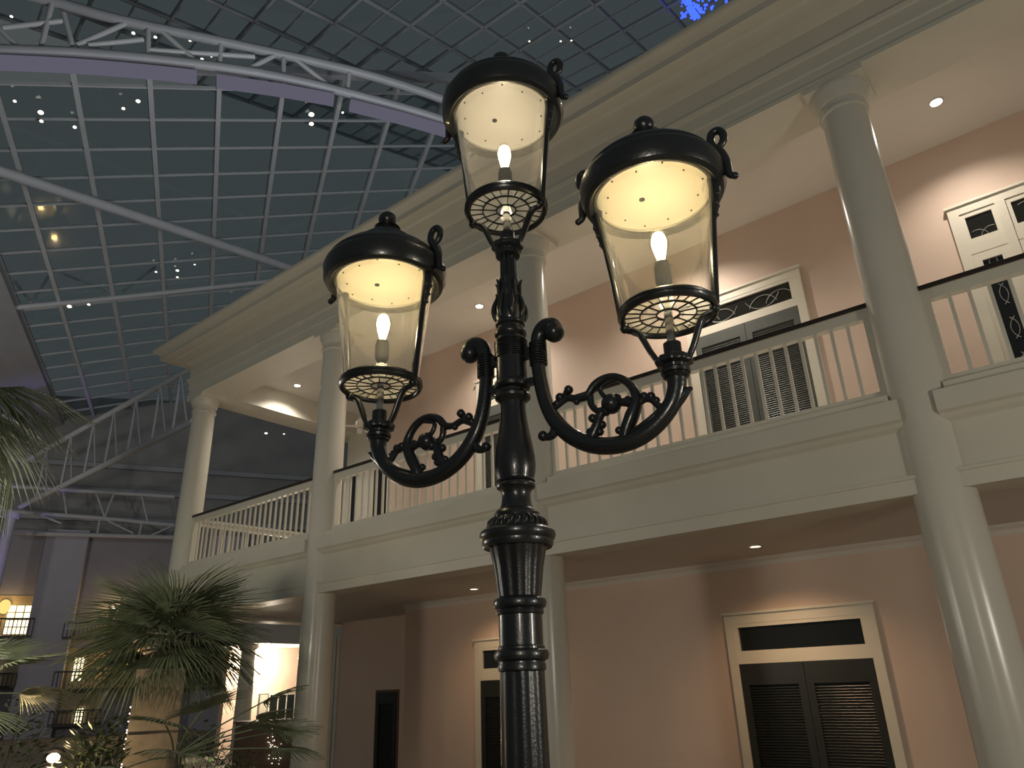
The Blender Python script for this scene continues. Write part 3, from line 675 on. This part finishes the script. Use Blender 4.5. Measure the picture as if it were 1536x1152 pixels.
# ================================================================== ATRIUM ROOF
r1 = nrm(ray(292, 1128)); nA = nrm(np.cross(r1, nrm(ray(2880, 180)))); r2 = np.cross(nA, r1)
r3 = ray(300, 250); DA = float((r3 * 24 / r3[2]).dot(nA))
def PA(a, b, off=0.0): return CAMP + r1*a + r2*b + nA*(DA + off)     # nA points down, so +off would lower it towards us
def rotm(x, y, z, p):
    mm = np.eye(4); mm[:3, 0] = x; mm[:3, 1] = y; mm[:3, 2] = z; mm[:3, 3] = p
    return Matrix(mm.tolist())
roof = structure(MB().beam(PA(24.6, -4.7), PA(24.6, 19.5), 0.3, 0.4, nA).build('ceiling_glass_roof', 'steel_grey', None, org=tuple(PA(24.6, -4.7))))
ms, ps, A0 = 2.72, 1.87, 25.64
bs = [0.105 + ms*k for k in range(-1, 8)]
aa = [A0 + ps*k for k in range(0, 21)]
for b in bs: MB().beam(PA(24.6, b), PA(aa[-1], b), 0.20, 0.34, nA).build('mullion', 'steel_white', roof)
MB().beam(PA(24.6, -4.65), PA(aa[-1], -4.65), 0.3, 0.4, nA).build('mullion', 'steel_grey', roof)
for i, a in enumerate(aa): MB().beam(PA(a, -4.7), PA(a, bs[-1]), 0.075, 0.16, nA).build('purlin', 'steel_white', roof)
pane_me = MB().box((-ps/2+0.03, -ms/2+0.08, -0.012), (ps/2-0.03, ms/2-0.08, 0.012)).mesh('roof_pane', 'roof_glass')
def put(o, parent, mw):
    o.parent = parent; o.matrix_parent_inverse = Matrix.Translation(Vector(WL[parent.name])).inverted(); o.matrix_basis = mw
ball_ = [-4.62 + 0.6] 
cols = [(-4.62 + bs[0])/2] + [(bs[i]+bs[i+1])/2 for i in range(len(bs)-1)]
for i in range(len(aa)-1):
    for j, b in enumerate(cols):
        o = bpy.data.objects.new('roof_pane', pane_me); COL.objects.link(o)
        w = (bs[0]+4.62 if j == 0 else ms)
        put(o, roof, rotm(r1, r2*(w/ms), -nA, PA((aa[i]+aa[i+1])/2, b)))
# solid strip along the foot of the glazing
structure(MB().beam(PA(30, -7.2, 0.3), PA(66, -7.2, 0.3), 5.0, 0.3, nA).build('ceiling_strip', 'steel_grey', None, org=tuple(PA(48, -7.2))))

# second slope of the roof, nearer and higher
aB = nrm(ray(-141, 631)); bB = nrm(ray(1448, 523)); nB = nrm(np.cross(aB, bB))
r4 = ray(700, 50); DB = float((r4 * 30 / r4[2]).dot(nB))
G = np.array([[1, aB.dot(bB)], [aB.dot(bB), 1]])
def PB(al, be): return CAMP + aB*al + bB*be + nB*DB
def ab(x, y):
    p = ray(x, y); p = p * DB / p.dot(nB); p = p - nB*DB
    return np.linalg.solve(G, np.array([p.dot(aB), p.dot(bB)]))
roof2 = structure(MB().beam(PB(5, 40), PB(36, 40), 0.3, 0.4, nB).build('ceiling_glass_slope', 'steel_grey', None, org=tuple(PB(20, 40))))
al = [6.3 + 2.75*k for k in range(12)]; be = [4.1 + 3.3*k for k in range(12)]
for x in al: MB().beam(PB(x, be[0]), PB(x, be[-1]), 0.10, 0.22, nB).build('mullion', 'steel_grey', roof2)
for y in be: MB().beam(PB(al[0], y), PB(al[-1], y), 0.10, 0.22, nB).build('purlin', 'steel_grey', roof2)
for y in be[:-1]: MB().beam(PB(al[0], y+1.65), PB(al[-1], y+1.65), 0.05, 0.1, nB).build('glazing_bar', 'steel_grey', roof2)
c0 = PB(al[0], be[0]); c1 = PB(al[1], be[1]); mid = (c0+c1)/2
pb = MB(); hx, hy = aB*(2.75/2-0.05), bB*(3.3/2-0.05)
pb.add([-hx-hy, hx-hy, hx+hy, -hx+hy, -hx-hy+nB*0.02, hx-hy+nB*0.02, hx+hy+nB*0.02, -hx+hy+nB*0.02], [(0,1,2,3),(7,6,5,4),(0,4,5,1),(1,5,6,2),(2,6,7,3),(3,7,4,0)])
pb_me = pb.mesh('roof_pane', 'roof_glass')
for i in range(len(al)-1):
    for j in range(len(be)-1):
        inst('roof_pane', pb_me, roof2, tuple(PB((al[i]+al[i+1])/2, (be[j]+be[j+1])/2)))

e1h = nrm((r1[0], r1[1], 0)); e2h = np.array((-e1h[1], e1h[0], 0)); e2h = e2h if e2h[0] > 0 else -e2h
def atS(x, y, s): return atP(x, y, e1h, s)
# arched truss
def truss(name, label, chords, webs, s, w, mats=('steel_grey', 'steel_white'), extra=None):
    p0 = atS(*chords[0][0], s)
    t = thing(name, label, 'truss', tuple(p0), 'trusses of the atrium roof')
    for ch in chords:
        P = [atS(x, y, s) for x, y in ch]
        MB().tube(P, w, 8, 3).build('chord', mats[0], t, 50)
    for (x0, y0, x1, y1) in webs:
        MB().tube([atS(x0, y0, s), atS(x1, y1, s)], w*0.5, 8, 1).build('web_member', mats[1], t, 50)
    return t
z8 = lambda L: [tuple(v/2.88 for v in w) for w in L]
tr = truss('roof_truss', 'arched grey truss with purple lit lower edge crossing under the glass roof',
      [[(-60, -35), (30, -10), (100, 8), (184, 31), (330, 62), (520, 104), (640, 140), (740, 178)], [(-60, 72), (0, 75), (110, 79), (222, 88), (330, 101), (417, 115), (520, 139), (640, 172), (740, 205)]],
      z8([(-20, 110, 75, 200), (225, 10, 180, 195), (275, 60, 312, 195), (330, 195, 575, 88), (640, 130, 640, 240), (695, 130, 835, 255), (955, 185, 950, 280), (1070, 300, 1205, 230), (1225, 240, 1225, 330), (1270, 250, 1420, 370), (1510, 310, 1500, 400), (10, 120, 270, 90), (380, 195, 620, 170), (640, 215, 1100, 245)]), 24.0, 0.20)
P = [atS(x, y, 24.0) for x, y in ((-60, 92), (0, 94), (110, 99), (222, 108), (295, 116))]  # glowing tubes stand in for purple light washed along the lower chord
MB().tube(P, 0.26, 8, 3, (1, 1)).build('wash_strip', 'purple_wash', tr, 50)
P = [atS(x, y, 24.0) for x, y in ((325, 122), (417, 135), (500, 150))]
MB().tube(P, 0.26, 8, 3).build('wash_strip', 'purple_wash', tr, 50)
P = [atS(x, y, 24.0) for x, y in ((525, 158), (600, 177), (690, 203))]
MB().tube(P, 0.26, 8, 3).build('wash_strip', 'purple_wash', tr, 50)
z8b = lambda L: [(a/2.74, 400+b/2.74, c/2.74, 400+d/2.74) for a, b, c, d in L]
truss('roof_truss', 'straight pale truss low across the glass roof above the far corner column', [[(-30, 466), (160, 448), (320, 431), (420, 420)]],
      z8b([(140, 130, 215, 15), (230, 15, 430, 100), (60, 60, 130, 150), (505, 100, 640, 0), (680, 90, 668, 20)]), 43.0, 0.16, ('steel_white', 'steel_white'))
tb = MB().tube([atP(x, y, nA, DA*0.95) for x, y in ((-40, 243), (0, 257), (210, 326), (417, 396), (470, 414))], 0.24, 10, 2).build('brace_pipe', 'steel_white', None, 50, org=tuple(atP(0, 257, nA, DA*0.95)))
tag(tb, 'long slanting pale pipe brace under the glass roof', 'brace')
# trusses running along the back of the building
YT = 15.0
tt = thing('eaves_truss', 'sloping-looking pale eaves truss behind the far corner column', 'truss', tuple(atY(40, 690, YT)), 'trusses of the atrium roof')
for (a, b) in (((35, 693), (300, 545)), ((30, 760), (290, 632))):
    MB().tube([atY(*a, YT), atY(*b, YT)], 0.15, 8, 1).build('chord', 'steel_white', tt, 50)
for x in (-48.5, -45, -42, -39.5, -37, -34.5, -32.5):
    zt_ = float(atY(160, 624, YT)[2]); zb_ = float(atY(160, 696, YT)[2])
    MB().tube([(x, YT, zt_), (x, YT, zb_)], 0.07, 8, 1).build('web_member', 'steel_grey', tt, 50)
    MB().tube([(x, YT, zt_), (x+1.4, YT, zb_)], 0.05, 8, 1).build('web_member', 'steel_grey', tt, 50)
truss('roof_truss', 'level grey truss above the parapet of the far hotel wall', [[(0, 764), (40, 769), (150, 777), (262, 788)], [(0, 728), (40, 731), (150, 738), (262, 745)], [(40, 800), (262, 806)]],
      [(48, 768, 92, 785), (150, 777, 146, 800), (156, 778, 200, 800), (213, 784, 208, 806), (225, 804, 260, 788), (157, 776, 144, 738), (157, 776, 172, 738), (213, 745, 222, 785), (95, 736, 100, 772)], 56.0, 0.14, ('steel_white', 'steel_white'))
# dark gable closing the atrium above the hotel
gb = MB()
def HP(t, z, s=58.0): q = e1h*s + e2h*t; return np.array((q[0], q[1], z))
gb.add([HP(-45, 12.4, 60), HP(30, 12.4, 60), HP(30, 26, 60), HP(-45, 21.5, 60), HP(-45, 12.4, 60.4), HP(30, 12.4, 60.4), HP(30, 26, 60.4), HP(-45, 21.5, 60.4)], [(0,1,2,3),(7,6,5,4),(0,4,5,1),(1,5,6,2),(2,6,7,3),(3,7,4,0)])
gw = structure(gb.build('wall_gable', 'gable_grey'))
for z in (14.2, 16.3, 18.2):
    structure(MB().beam(HP(-45, z, 59.8), HP(30, z, 59.8), 0.3, 0.35).build('trim_%d' % nt_, 'steel_grey')); nt_ += 1

# lamp reflections on the roof glass, modelled as small glowing bodies
SG = 'lamp reflections on the glass roof, modelled as small glowing bodies'
glints = [((22, 152), 0.10), ((61, 169), 0.17), ((62, 182), 0.12), ((112, 191), 0.12), ((185, 163), 0.11), ((207, 152), 0.14), ((467, 172), 0.2), ((467, 186), 0.17), ((514, 169), 0.09)]
for (px, r) in glints:
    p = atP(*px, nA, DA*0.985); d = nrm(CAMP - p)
    t = thing('glint', 'small modelled lamp reflection on the glazed bay below the arched truss', 'glint', tuple(p), SG)
    r *= 0.5; MB().ball(tuple(p), r, 10, 7, (1.5, 1.2, 0.7)).build('lens', 'glint_glow', t, 60)  # glowing body standing in for a lamp reflection, not a lens
    MB().tube([p - d*0.0, p - d*0.35], [r*1.3, r*0.9], 10, 1).build('glint_back', 'steel_dark', t, 50)
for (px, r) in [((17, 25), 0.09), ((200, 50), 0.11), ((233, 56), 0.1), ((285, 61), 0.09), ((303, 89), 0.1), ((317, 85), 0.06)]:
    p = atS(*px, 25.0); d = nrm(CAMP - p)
    t = thing('glint', 'tiny pale modelled lamp reflection between the chords of the arched truss', 'glint', tuple(p), SG)
    r *= 0.5; MB().ball(tuple(p), r, 10, 7, (1.4, 1.2, 0.6)).build('lens', 'glint_glow', t, 60)  # glowing body standing in for a lamp reflection, not a lens
    MB().tube([p, p - d*0.3], [r*1.3, r*0.9], 10, 1).build('glint_back', 'steel_dark', t, 50)
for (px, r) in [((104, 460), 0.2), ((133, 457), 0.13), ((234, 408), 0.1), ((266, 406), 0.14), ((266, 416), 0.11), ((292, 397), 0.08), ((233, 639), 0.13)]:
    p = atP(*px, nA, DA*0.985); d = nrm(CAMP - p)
    t = thing('glint', 'small yellowish modelled lamp reflection low on the glass roof near the eaves truss', 'glint', tuple(p), SG)
    r *= 0.5; MB().ball(tuple(p), r, 10, 7, (1.5, 1.2, 0.6)).build('lens', 'glint_glow', t, 60)  # glowing body standing in for a lamp reflection, not a lens
    MB().tube([p, p - d*0.35], [r*1.3, r*0.9], 10, 1).build('glint_back', 'steel_dark', t, 50)
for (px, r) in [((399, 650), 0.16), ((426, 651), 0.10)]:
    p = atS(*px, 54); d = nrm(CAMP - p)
    t = thing('glint', 'small warm modelled lamp reflection seen between the far corner column and the next column', 'glint', tuple(p), SG)
    r *= 0.5; MB().ball(tuple(p), r, 10, 7, (1.6, 1.3, 0.6)).build('lens', 'glint_glow', t, 60)  # glowing body standing in for a lamp reflection, not a lens
    MB().tube([p, p - d*0.35], [r*1.3, r*0.9], 10, 1).build('glint_back', 'steel_dark', t, 50)
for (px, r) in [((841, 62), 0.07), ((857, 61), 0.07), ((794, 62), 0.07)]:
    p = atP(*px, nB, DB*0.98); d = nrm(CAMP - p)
    t = thing('glint', 'tiny modelled lamp reflection on the roof slope above the centre lantern', 'glint', tuple(p), SG)
    r *= 0.5; MB().ball(tuple(p), r, 10, 7, (1.4, 1.2, 0.7)).build('lens', 'glint_glow', t, 60)  # glowing body standing in for a lamp reflection, not a lens
    MB().tube([p, p - d*0.3], [r*1.3, r*0.9], 10, 1).build('glint_back', 'steel_dark', t, 50)
# blue light strings at the roof edge
bl = MB()
for i in range(90):
    x = 1022 + random.random()**1.3*72; y = random.random()*42 - 14
    if y > 30 - (x-1030)*0.55 + 6 and x > 1045: y = -8*random.random()
    p = atP(x, y, nB, DB*(0.95 - 0.02*random.random()))
    bl.ball(tuple(p), 0.04 + 0.03*random.random(), 6, 4)
for (xa_, ya_, xb_, yb_) in ((1022, -6, 1030, 6), (1027, -8, 1036, 6), (1032, 12, 1042, 28), (1036, 10, 1048, 26), (1044, 8, 1052, 18)):
    bl.tube([atP(xa_, ya_, nB, DB*0.95), atP(xb_, yb_, nB, DB*0.95)], 0.09, 6, 1)
o = bl.build('blue_light_strings', 'blue_led', None, None, org=tuple(atP(1040, 10, nB, DB*0.95)))
o['kind'] = 'stuff'; tag(o, 'cluster of blue light strings at the roof edge above the cornice', 'string lights')

# ================================================================== FAR HOTEL WALL
def hbox(mb, t0, t1, z0, z1, s0, s1):
    vs = [HP(t0, z0, s0), HP(t1, z0, s0), HP(t1, z0, s1), HP(t0, z0, s1), HP(t0, z1, s0), HP(t1, z1, s0), HP(t1, z1, s1), HP(t0, z1, s1)]
    return mb.add(vs, [(0,3,2,1),(4,5,6,7),(0,1,5,4),(1,2,6,5),(2,3,7,6),(3,0,4,7)])
def ht(x, y, s=58.0): p = atS(x, y, s); return float(p.dot(e2h)), float(p[2])
ZP = ht(130, 802)[1]
hw = structure(hbox(MB(), -45, 25, 0, ZP, 58, 58.6).build('wall_hotel', 'hotel_wall', None, org=tuple(HP(-8, 0))))
hbox(MB(), -45, 25, ZP-0.25, ZP+0.12, 57.8, 58.6).build('parapet_cap', 'hotel_wall', hw)
for tc in (-9.7, -19.5, 0.6, 10.5): hbox(MB(), tc-1.25, tc+1.25, 0, ZP+0.15, 57.3, 58.01).build('pilaster', 'hotel_pilaster', hw)
wn = 1
def balcony(x0, y0, x1, y1, mat, win=None, winmat='lit_window', rail=(0.55, 1.0)):
    global wn
    ta, za = ht(x0, y0); tb_, zb_ = ht(x1, y1)
    za, zb_ = max(za, zb_), min(za, zb_)
    w = structure(hbox(MB(), ta, tb_, zb_, za, 57.95, 58.02).build('window_%d' % wn, mat, None, org=tuple(HP((ta+tb_)/2, zb_)))); wn += 1
    if win:
        a, zc = ht(win[0], win[1]); b, zd = ht(win[2], win[3])
        hbox(MB(), a, b, min(zc, zd), max(zc, zd), 57.88, 57.96).build('pane', winmat, w)
        gm = MB()
        for i in range(4): q = a + (b-a)*i/3; hbox(gm, q-0.03, q+0.03, min(zc, zd), max(zc, zd), 57.84, 57.89)
        for i in range(5): q = zd + (zc-zd)*i/4; hbox(gm, a, b, q-0.03, q+0.03, 57.84, 57.89)
        gm.build('glazing_bars', 'hotel_tan', w)
    zr = zb_ + (za-zb_)*0.42
    rl = MB(); hbox(rl, ta, tb_, zr-0.05, zr+0.05, 57.2, 57.28); hbox(rl, ta, tb_, zb_-0.1, zb_+0.06, 57.2, 58)
    n = int((tb_-ta)/0.22)
    for i in range(n+1): q = ta + (tb_-ta)*i/n; hbox(rl, q-0.02, q+0.02, zb_, zr, 57.22, 57.26)
    rl.build('balcony_railing', 'rail_black', w)
balcony(-22, 893, 50, 956, 'hotel_tan', (14, 908, 42, 952))
balcony(106, 905, 205, 957, 'hotel_wall')
balcony(92, 972, 205, 1032, 'hotel_tan', (113, 986, 122, 1022))
balcony(-30, 985, 26, 1030, 'hotel_tan')
balcony(84, 1038, 150, 1085, 'hotel_tan', (114, 1062, 122, 1088))
balcony(215, 1000, 330, 1032, 'hotel_wall')
for (x, y, r, mm, lb) in ((7, 910, 0.35, 'lit_yellow', 'yellow wall lamp beside the lit hotel window'), (168, 988, 0.3, 'lit_yellow', 'golden lamp glowing under the hotel balcony'), (198, 985, 0.22, 'lit_yellow', 'golden lamp at the pier end of the hotel balcony'), (172, 914, 0.16, 'fairy_light', 'white balcony lamp seen through the palm crown')):
    p = atS(x, y, 57.9); t = thing('wall_lamp', lb, 'lamp', tuple(p), 'wall lamps of the hotel')
    MB().ball(tuple(p), r, 12, 8, (1, 1, 1.3)).build('globe', mm, t, 60)
    MB().beam(p, p + e1h*0.3, 0.12, 0.12).build('bracket', 'rail_black', t)
    lamp('wall_lamp_light', 'POINT', tuple(p - e1h*0.5), 25, (1.0, 0.65, 0.25), 0.2)
# purple-lit slender column at the left edge
p = atS(18, 770, 52); q = atS(-8, 905, 52); zt_ = float(p[2])
tc = thing('uplit_pole', 'slender pole washed in purple light before the hotel wall', 'pole', (float(p[0]), float(p[1]), 0))
MB().tube([(p[0], p[1], 0), (p[0], p[1], zt_)], 0.30, 12, 1).build('shaft', 'hotel_pilaster', tc, 50)
MB().lathe([(0.42, zt_-0.3), (0.5, zt_-0.1), (0.5, zt_)], (float(p[0]), float(p[1]), 0), 12).build('cap', 'hotel_pilaster', tc, 40)
lamp('purple_uplight', 'SPOT', tuple(CAMP*0 + np.array((p[0], p[1], 0.5)) - e1h*2.5), 900, (0.35, 0.25, 1.0), 0.2, tuple(e1h*2.5 + np.array((0, 0, 9.0))), spot_size=0.5, spot_blend=0.8)

# ================================================================== LIT PORCH BEYOND THE ARCADE
XW = -27.0
ya, yb = float(atX(337, 1040, XW)[1]), float(atX(470, 1040, XW)[1])
ztop = float(atX(400, 972, XW)[2])
pw = structure(MB().box((XW-0.3, ya, 0), (XW, yb+2.0, ztop)).build('wall_porch', 'pink_wall', None, org=(XW, (ya+yb)/2, 0)))
structure(MB().box((XW-0.3, ya-0.4, ztop), (XW+2.4, yb+2.0, ztop+1.5)).build('ceiling_porch', 'ceiling_white'))
y0_, y1_ = float(atX(386, 1060, XW)[1]), float(atX(441, 1060, XW)[1]); z0_, z1_ = float(atX(410, 1083, XW)[2]), float(atX(410, 1040, XW)[2])
wnd = structure(MB().box((XW, y0_+0.45, z0_), (XW+0.05, y1_, z1_)).build('window_%d' % wn, 'door_trim', None, org=(XW, y0_, z0_))); wn += 1
for k in range(3):
    a = y0_+0.5 + (y1_-y0_-0.5)*k/3; b = y0_+0.5 + (y1_-y0_-0.5)*(k+1)/3 - 0.06
    MB().box((XW+0.03, a, z0_+0.06), (XW+0.06, b, z1_-0.06)).build('pane', 'dark_glass', wnd)
sh = MB().box((XW, y0_, z0_), (XW+0.06, y0_+0.42, z1_)).build('shutter_leaf', 'shutter', wnd)
lv = MB()
for k in range(24): z = z0_+0.06 + (z1_-z0_-0.12)*k/23; lv.box((XW+0.055, y0_+0.05, z-0.012), (XW+0.075, y0_+0.37, z+0.012))
lv.build('louver', 'door_trim', sh)['kind'] = 'stuff'
pc = atX(366, 1050, XW+1.6); yc = float(pc[1]); xc = XW+1.6
pt_ = thing('porch_column', 'floodlit white column of the lit porch behind the palm fans', 'column', (xc, yc, 0))
MB().lathe([(0.30, 0.2), (0.29, 1.5), (0.25, ztop-0.25)], (xc, yc, 0), 28).build('shaft', 'cream', pt_, 40)
MB().lathe([(0.25, ztop-0.3), (0.28, ztop-0.27), (0.26, ztop-0.22), (0.36, ztop-0.10), (0.36, ztop+0.002)], (xc, yc, 0), 28).build('capital', 'cream', pt_, 40)
MB().lathe([(0.38, 0), (0.38, 0.14), (0.31, 0.22)], (xc, yc, 0), 28).build('base', 'cream', pt_, 40)
lamp('porch_light', 'POINT', (XW+1.2, float(atX(400, 1000, XW+1.2)[1]), ztop-0.5), 170, (1.0, 0.86, 0.66), 0.15)
# brown planter wall with fairy lights
XPn = -20.0
pa, pb_ = atX(380, 1085, XPn), atX(448, 1085, XPn); zpt = float(pa[2])
pl = thing('planter', 'brown planter box dotted with tiny lights beside the lit porch', 'planter', (XPn, (float(pa[1])+float(pb_[1]))/2, 0))
MB().box((XPn-0.9, float(pa[1]), 0), (XPn, float(pb_[1]), zpt)).build('box', 'brown_panel', pl)
MB().box((XPn-0.95, float(pa[1])-0.05, zpt-0.01), (XPn+0.05, float(pb_[1])+0.05, zpt+0.05)).build('rim', 'brown_panel', pl)
fy_ = MB()
for k in range(42):
    p = atX(402 + random.random()*24, 1092 + random.random()*55, XPn+0.03)
    fy_.ball(tuple(p), 0.010, 5, 4)
o = fy_.build('fairy_lights', 'fairy_light', pl); o['kind'] = 'stuff'
# stone pier behind the palm
dp = 12.0
pp = atD(243, 1003, dp); fwd = nrm((pp[0], pp[1], 0)); rt = np.array((fwd[1], -fwd[0], 0))
zt_ = float(pp[2]); hwid = 0.315
pr = thing('stone_pier', 'square brown stone pier half hidden by palm fronds', 'pier', (float(pp[0]), float(pp[1]), 0))
def pbx(mb, w, z0, z1):
    vs = []
    for z in (z0, z1):
        for (i, j) in ((-1,-1),(1,-1),(1,1),(-1,1)): q = pp + rt*i*w + fwd*(j*w + w); vs.append((q[0], q[1], z))
    return mb.add(vs, [(0,3,2,1),(4,5,6,7),(0,1,5,4),(1,2,6,5),(2,3,7,6),(3,0,4,7)])
zm = float(atD(240, 1098, dp)[2])
pbx(MB(), hwid, 0, zm-0.006).build('stone', 'stone_pier', pr); pbx(MB(), hwid, zm+0.006, zt_).build('stone', 'stone_pier', pr); pbx(MB(), hwid-0.012, zm-0.02, zm+0.02).build('joint', 'hole', pr)
fz_ = MB()
for k in range(26):
    z = 0.2 + (zt_-0.6)*(k + random.uniform(-0.45, 0.45))/26; q = pp - rt*(hwid+0.006) - fwd*0.0
    fz_.ball((q[0], q[1], z), 0.011, 5, 4)
o = fz_.build('fairy_lights', 'fairy_light', pr); o['kind'] = 'stuff'

# ================================================================== PALMS AND SHRUBS
def fan_mesh(name, L, R, n=34, spread=2.7, droop=0.35, fold=0.25, seed=0):
    rng = random.Random(seed); mb = MB()
    mb.tube([(0, 0, 0), (L*0.5, 0, 0.03*L), (L, 0, 0)], [0.016, 0.010, 0.008], 5, 2)
    for i in range(n):
        an = -spread/2 + spread*i/(n-1) + rng.uniform(-0.02, 0.02)
        ln = R * (0.72 + 0.28*math.cos(an*0.9)) * rng.uniform(0.88, 1.05)
        d = np.array((math.cos(an), math.sin(an), 0)); sd = np.array((-d[1], d[0], 0)); w = ln*0.017 + 0.003
        base = np.array((L, 0, 0)); vs = []
        for k, (f_, wf) in enumerate(((0.05, 0.5), (0.4, 1.0), (0.7, 0.75), (1.0, 0.05))):
            p = base + d*ln*f_ - np.array((0, 0, 1))*droop*ln*f_**2.2 + np.array((0, 0, fold*abs(math.sin(an))*ln*f_*0.3))
            vs += [p - sd*w*wf + np.array((0, 0, 0.25*w)), p - np.array((0, 0, 0.15*w)), p + sd*w*wf + np.array((0, 0, 0.25*w))]
        fs = []
        for k in range(3):
            for j in range(2): fs.append((k*3+j, k*3+j+1, (k+1)*3+j+1, (k+1)*3+j))
        mb.add(vs, fs)
    return mb.mesh(name, 'palm_leaf')
def palm(base, zc, L, R, fronds, label, trunk_r, seed, droop=0.35, elev=(-0.5, 1.3), lean=(0, 0), azr=(0, 2*math.pi)):
    rng = random.Random(seed)
    t = thing('palm_tree', label, 'palm', (base[0], base[1], 0))
    bx, by = base
    MB().tube([(bx, by, 0), (bx+lean[0]*0.3, by+lean[1]*0.3, zc*0.5), (bx+lean[0], by+lean[1], zc)], [trunk_r*1.2, trunk_r, trunk_r*0.9], 12, 4).build('trunk', 'palm_trunk', t, 60)
    mes = [fan_mesh('frond', L*rng.uniform(0.85, 1.1), R*rng.uniform(0.9, 1.1), droop=droop*rng.uniform(0.6, 1.5), seed=seed*10+k) for k in range(4)]
    for i in range(fronds):
        az = azr[0] + (azr[1]-azr[0])*((i*0.618034) % 1.0) + rng.uniform(-0.15, 0.15); el = elev[0] + (elev[1]-elev[0])*(i+0.5)/fronds
        o = bpy.data.objects.new('frond', mes[i % 4]); COL.objects.link(o); o.parent = t
        o.location = (lean[0], lean[1], zc - 0.04)
        o.rotation_euler = (rng.uniform(-0.35, 0.35), -el, az)
    return t
p = atD(252, 968, 12.9)
palm((float(p[0]), float(p[1])), float(p[2]), 0.50, 0.95, 40, 'full fan palm with dense crown behind the stone pier', 0.16, 3, elev=(-0.45, 1.25), droop=0.55)
p = atD(262, 1130, 10.6)
palm((float(p[0]), float(p[1])), float(p[2]), 1.15, 0.55, 9, 'low fan palm with long stalks reaching across the lit porch', 0.09, 5, elev=(-0.05, 0.55), droop=0.2, azr=(-0.9, 1.5))
p = atD(-105, 600, 8.5)
palm((float(p[0]), float(p[1])), float(p[2]), 0.45, 0.85, 26, 'tall palm whose drooping fans hang in from beyond the hotel wall edge', 0.14, 8, elev=(-1.2, 0.7), droop=0.8)
p = atD(-75, 1040, 10.5)
palm((float(p[0]), float(p[1])), float(p[2]), 0.6, 0.70, 9, 'palm reaching feathery fans in front of the hotel balconies', 0.10, 9, elev=(-0.3, 0.9), droop=0.25)
def shrub(px, py, dist, w, label, seed, n=700, ls=0.09):
    rng = random.Random(seed); p = atD(px, py, dist); x, y, h = float(p[0]), float(p[1]), float(p[2])
    t = thing('shrub', label, 'shrub', (x, y, 0), 'dark shrubs under the palms')
    mb = MB()
    for i in range(n):
        th = rng.uniform(0, 2*math.pi); u = rng.uniform(-0.9, 1); rr = rng.uniform(0.55, 1.0)
        c = np.array((x + w*rr*math.sqrt(1-u*u)*math.cos(th), y + w*rr*math.sqrt(1-u*u)*math.sin(th), h*0.52 + h*0.5*rr*u))
        d = nrm(np.array((math.cos(th), math.sin(th), rng.uniform(-0.4, 1.0)))); s_ = nrm(np.cross(d, (rng.random()-.5, rng.random()-.5, 1))); l = ls*rng.uniform(0.7, 1.6)
        mb.add([c - d*l*0.2, c + d*l*0.4 + s_*l*0.22, c + d*l, c + d*l*0.4 - s_*l*0.22], [(0, 1, 2, 3)])
    mb.build('foliage', 'shrub_leaf', t)['kind'] = 'stuff'
    for k in range(5):
        a = k*1.25
        MB().tube([(x, y, 0), (x+0.3*w*math.cos(a), y+0.3*w*math.sin(a), h*0.4), (x+0.6*w*math.cos(a), y+0.6*w*math.sin(a), h*0.8)], [0.02, 0.014, 0.006], 5, 2).build('stem', 'shrub_stem', t, 60)
shrub(15, 1045, 14.0, 0.85, 'broad dark shrub below the hotel balconies at the glowing path lamp', 21, 1100)
shrub(150, 1080, 11.0, 0.42, 'dark shrub between the glowing path lamp and the pier', 22, 1000)
shrub(182, 1062, 14.6, 0.6, 'tall dark shrub touching the stone pier', 23, 900)
shrub(305, 1085, 13.6, 0.55, 'dark shrub between the pier and the lit porch, faintly lit green', 24, 800, 0.07)
shrub(362, 1120, 12.5, 0.45, 'low fine-leaved shrub before the floodlit porch column', 25, 700, 0.06)
p = atD(80, 1137, 11.5)
t = thing('path_lamp', 'glowing path lamp among the dark shrubs', 'lamp', (float(p[0]), float(p[1]), 0))
MB().tube([(p[0], p[1], 0), (p[0], p[1], float(p[2])-0.05)], 0.02, 8, 1).build('stake', 'rail_black', t, 50)
MB().ball(tuple(p), 0.06, 12, 8, (1.2, 1.2, 0.9)).build('globe', 'warm_bulb', t, 60)
MB().lathe([(0.13, 0.06), (0.09, 0.10), (0.02, 0.12)], tuple(p), 16).build('hood', 'rail_black', t, 40)
lamp('path_lamp_light', 'POINT', (float(p[0])*0.985, float(p[1])*0.985, float(p[2])+0.02), 14, (1.0, 0.72, 0.35), 0.08)
p = atD(303, 1140, 12.6)
lamp('shrub_uplight', 'SPOT', (float(p[0]), float(p[1]), 0.1), 30, (0.75, 1.0, 0.35), 0.05, (float(p[0])*0.08, float(p[1])*0.08, 1.3), spot_size=0.7, spot_blend=0.7)
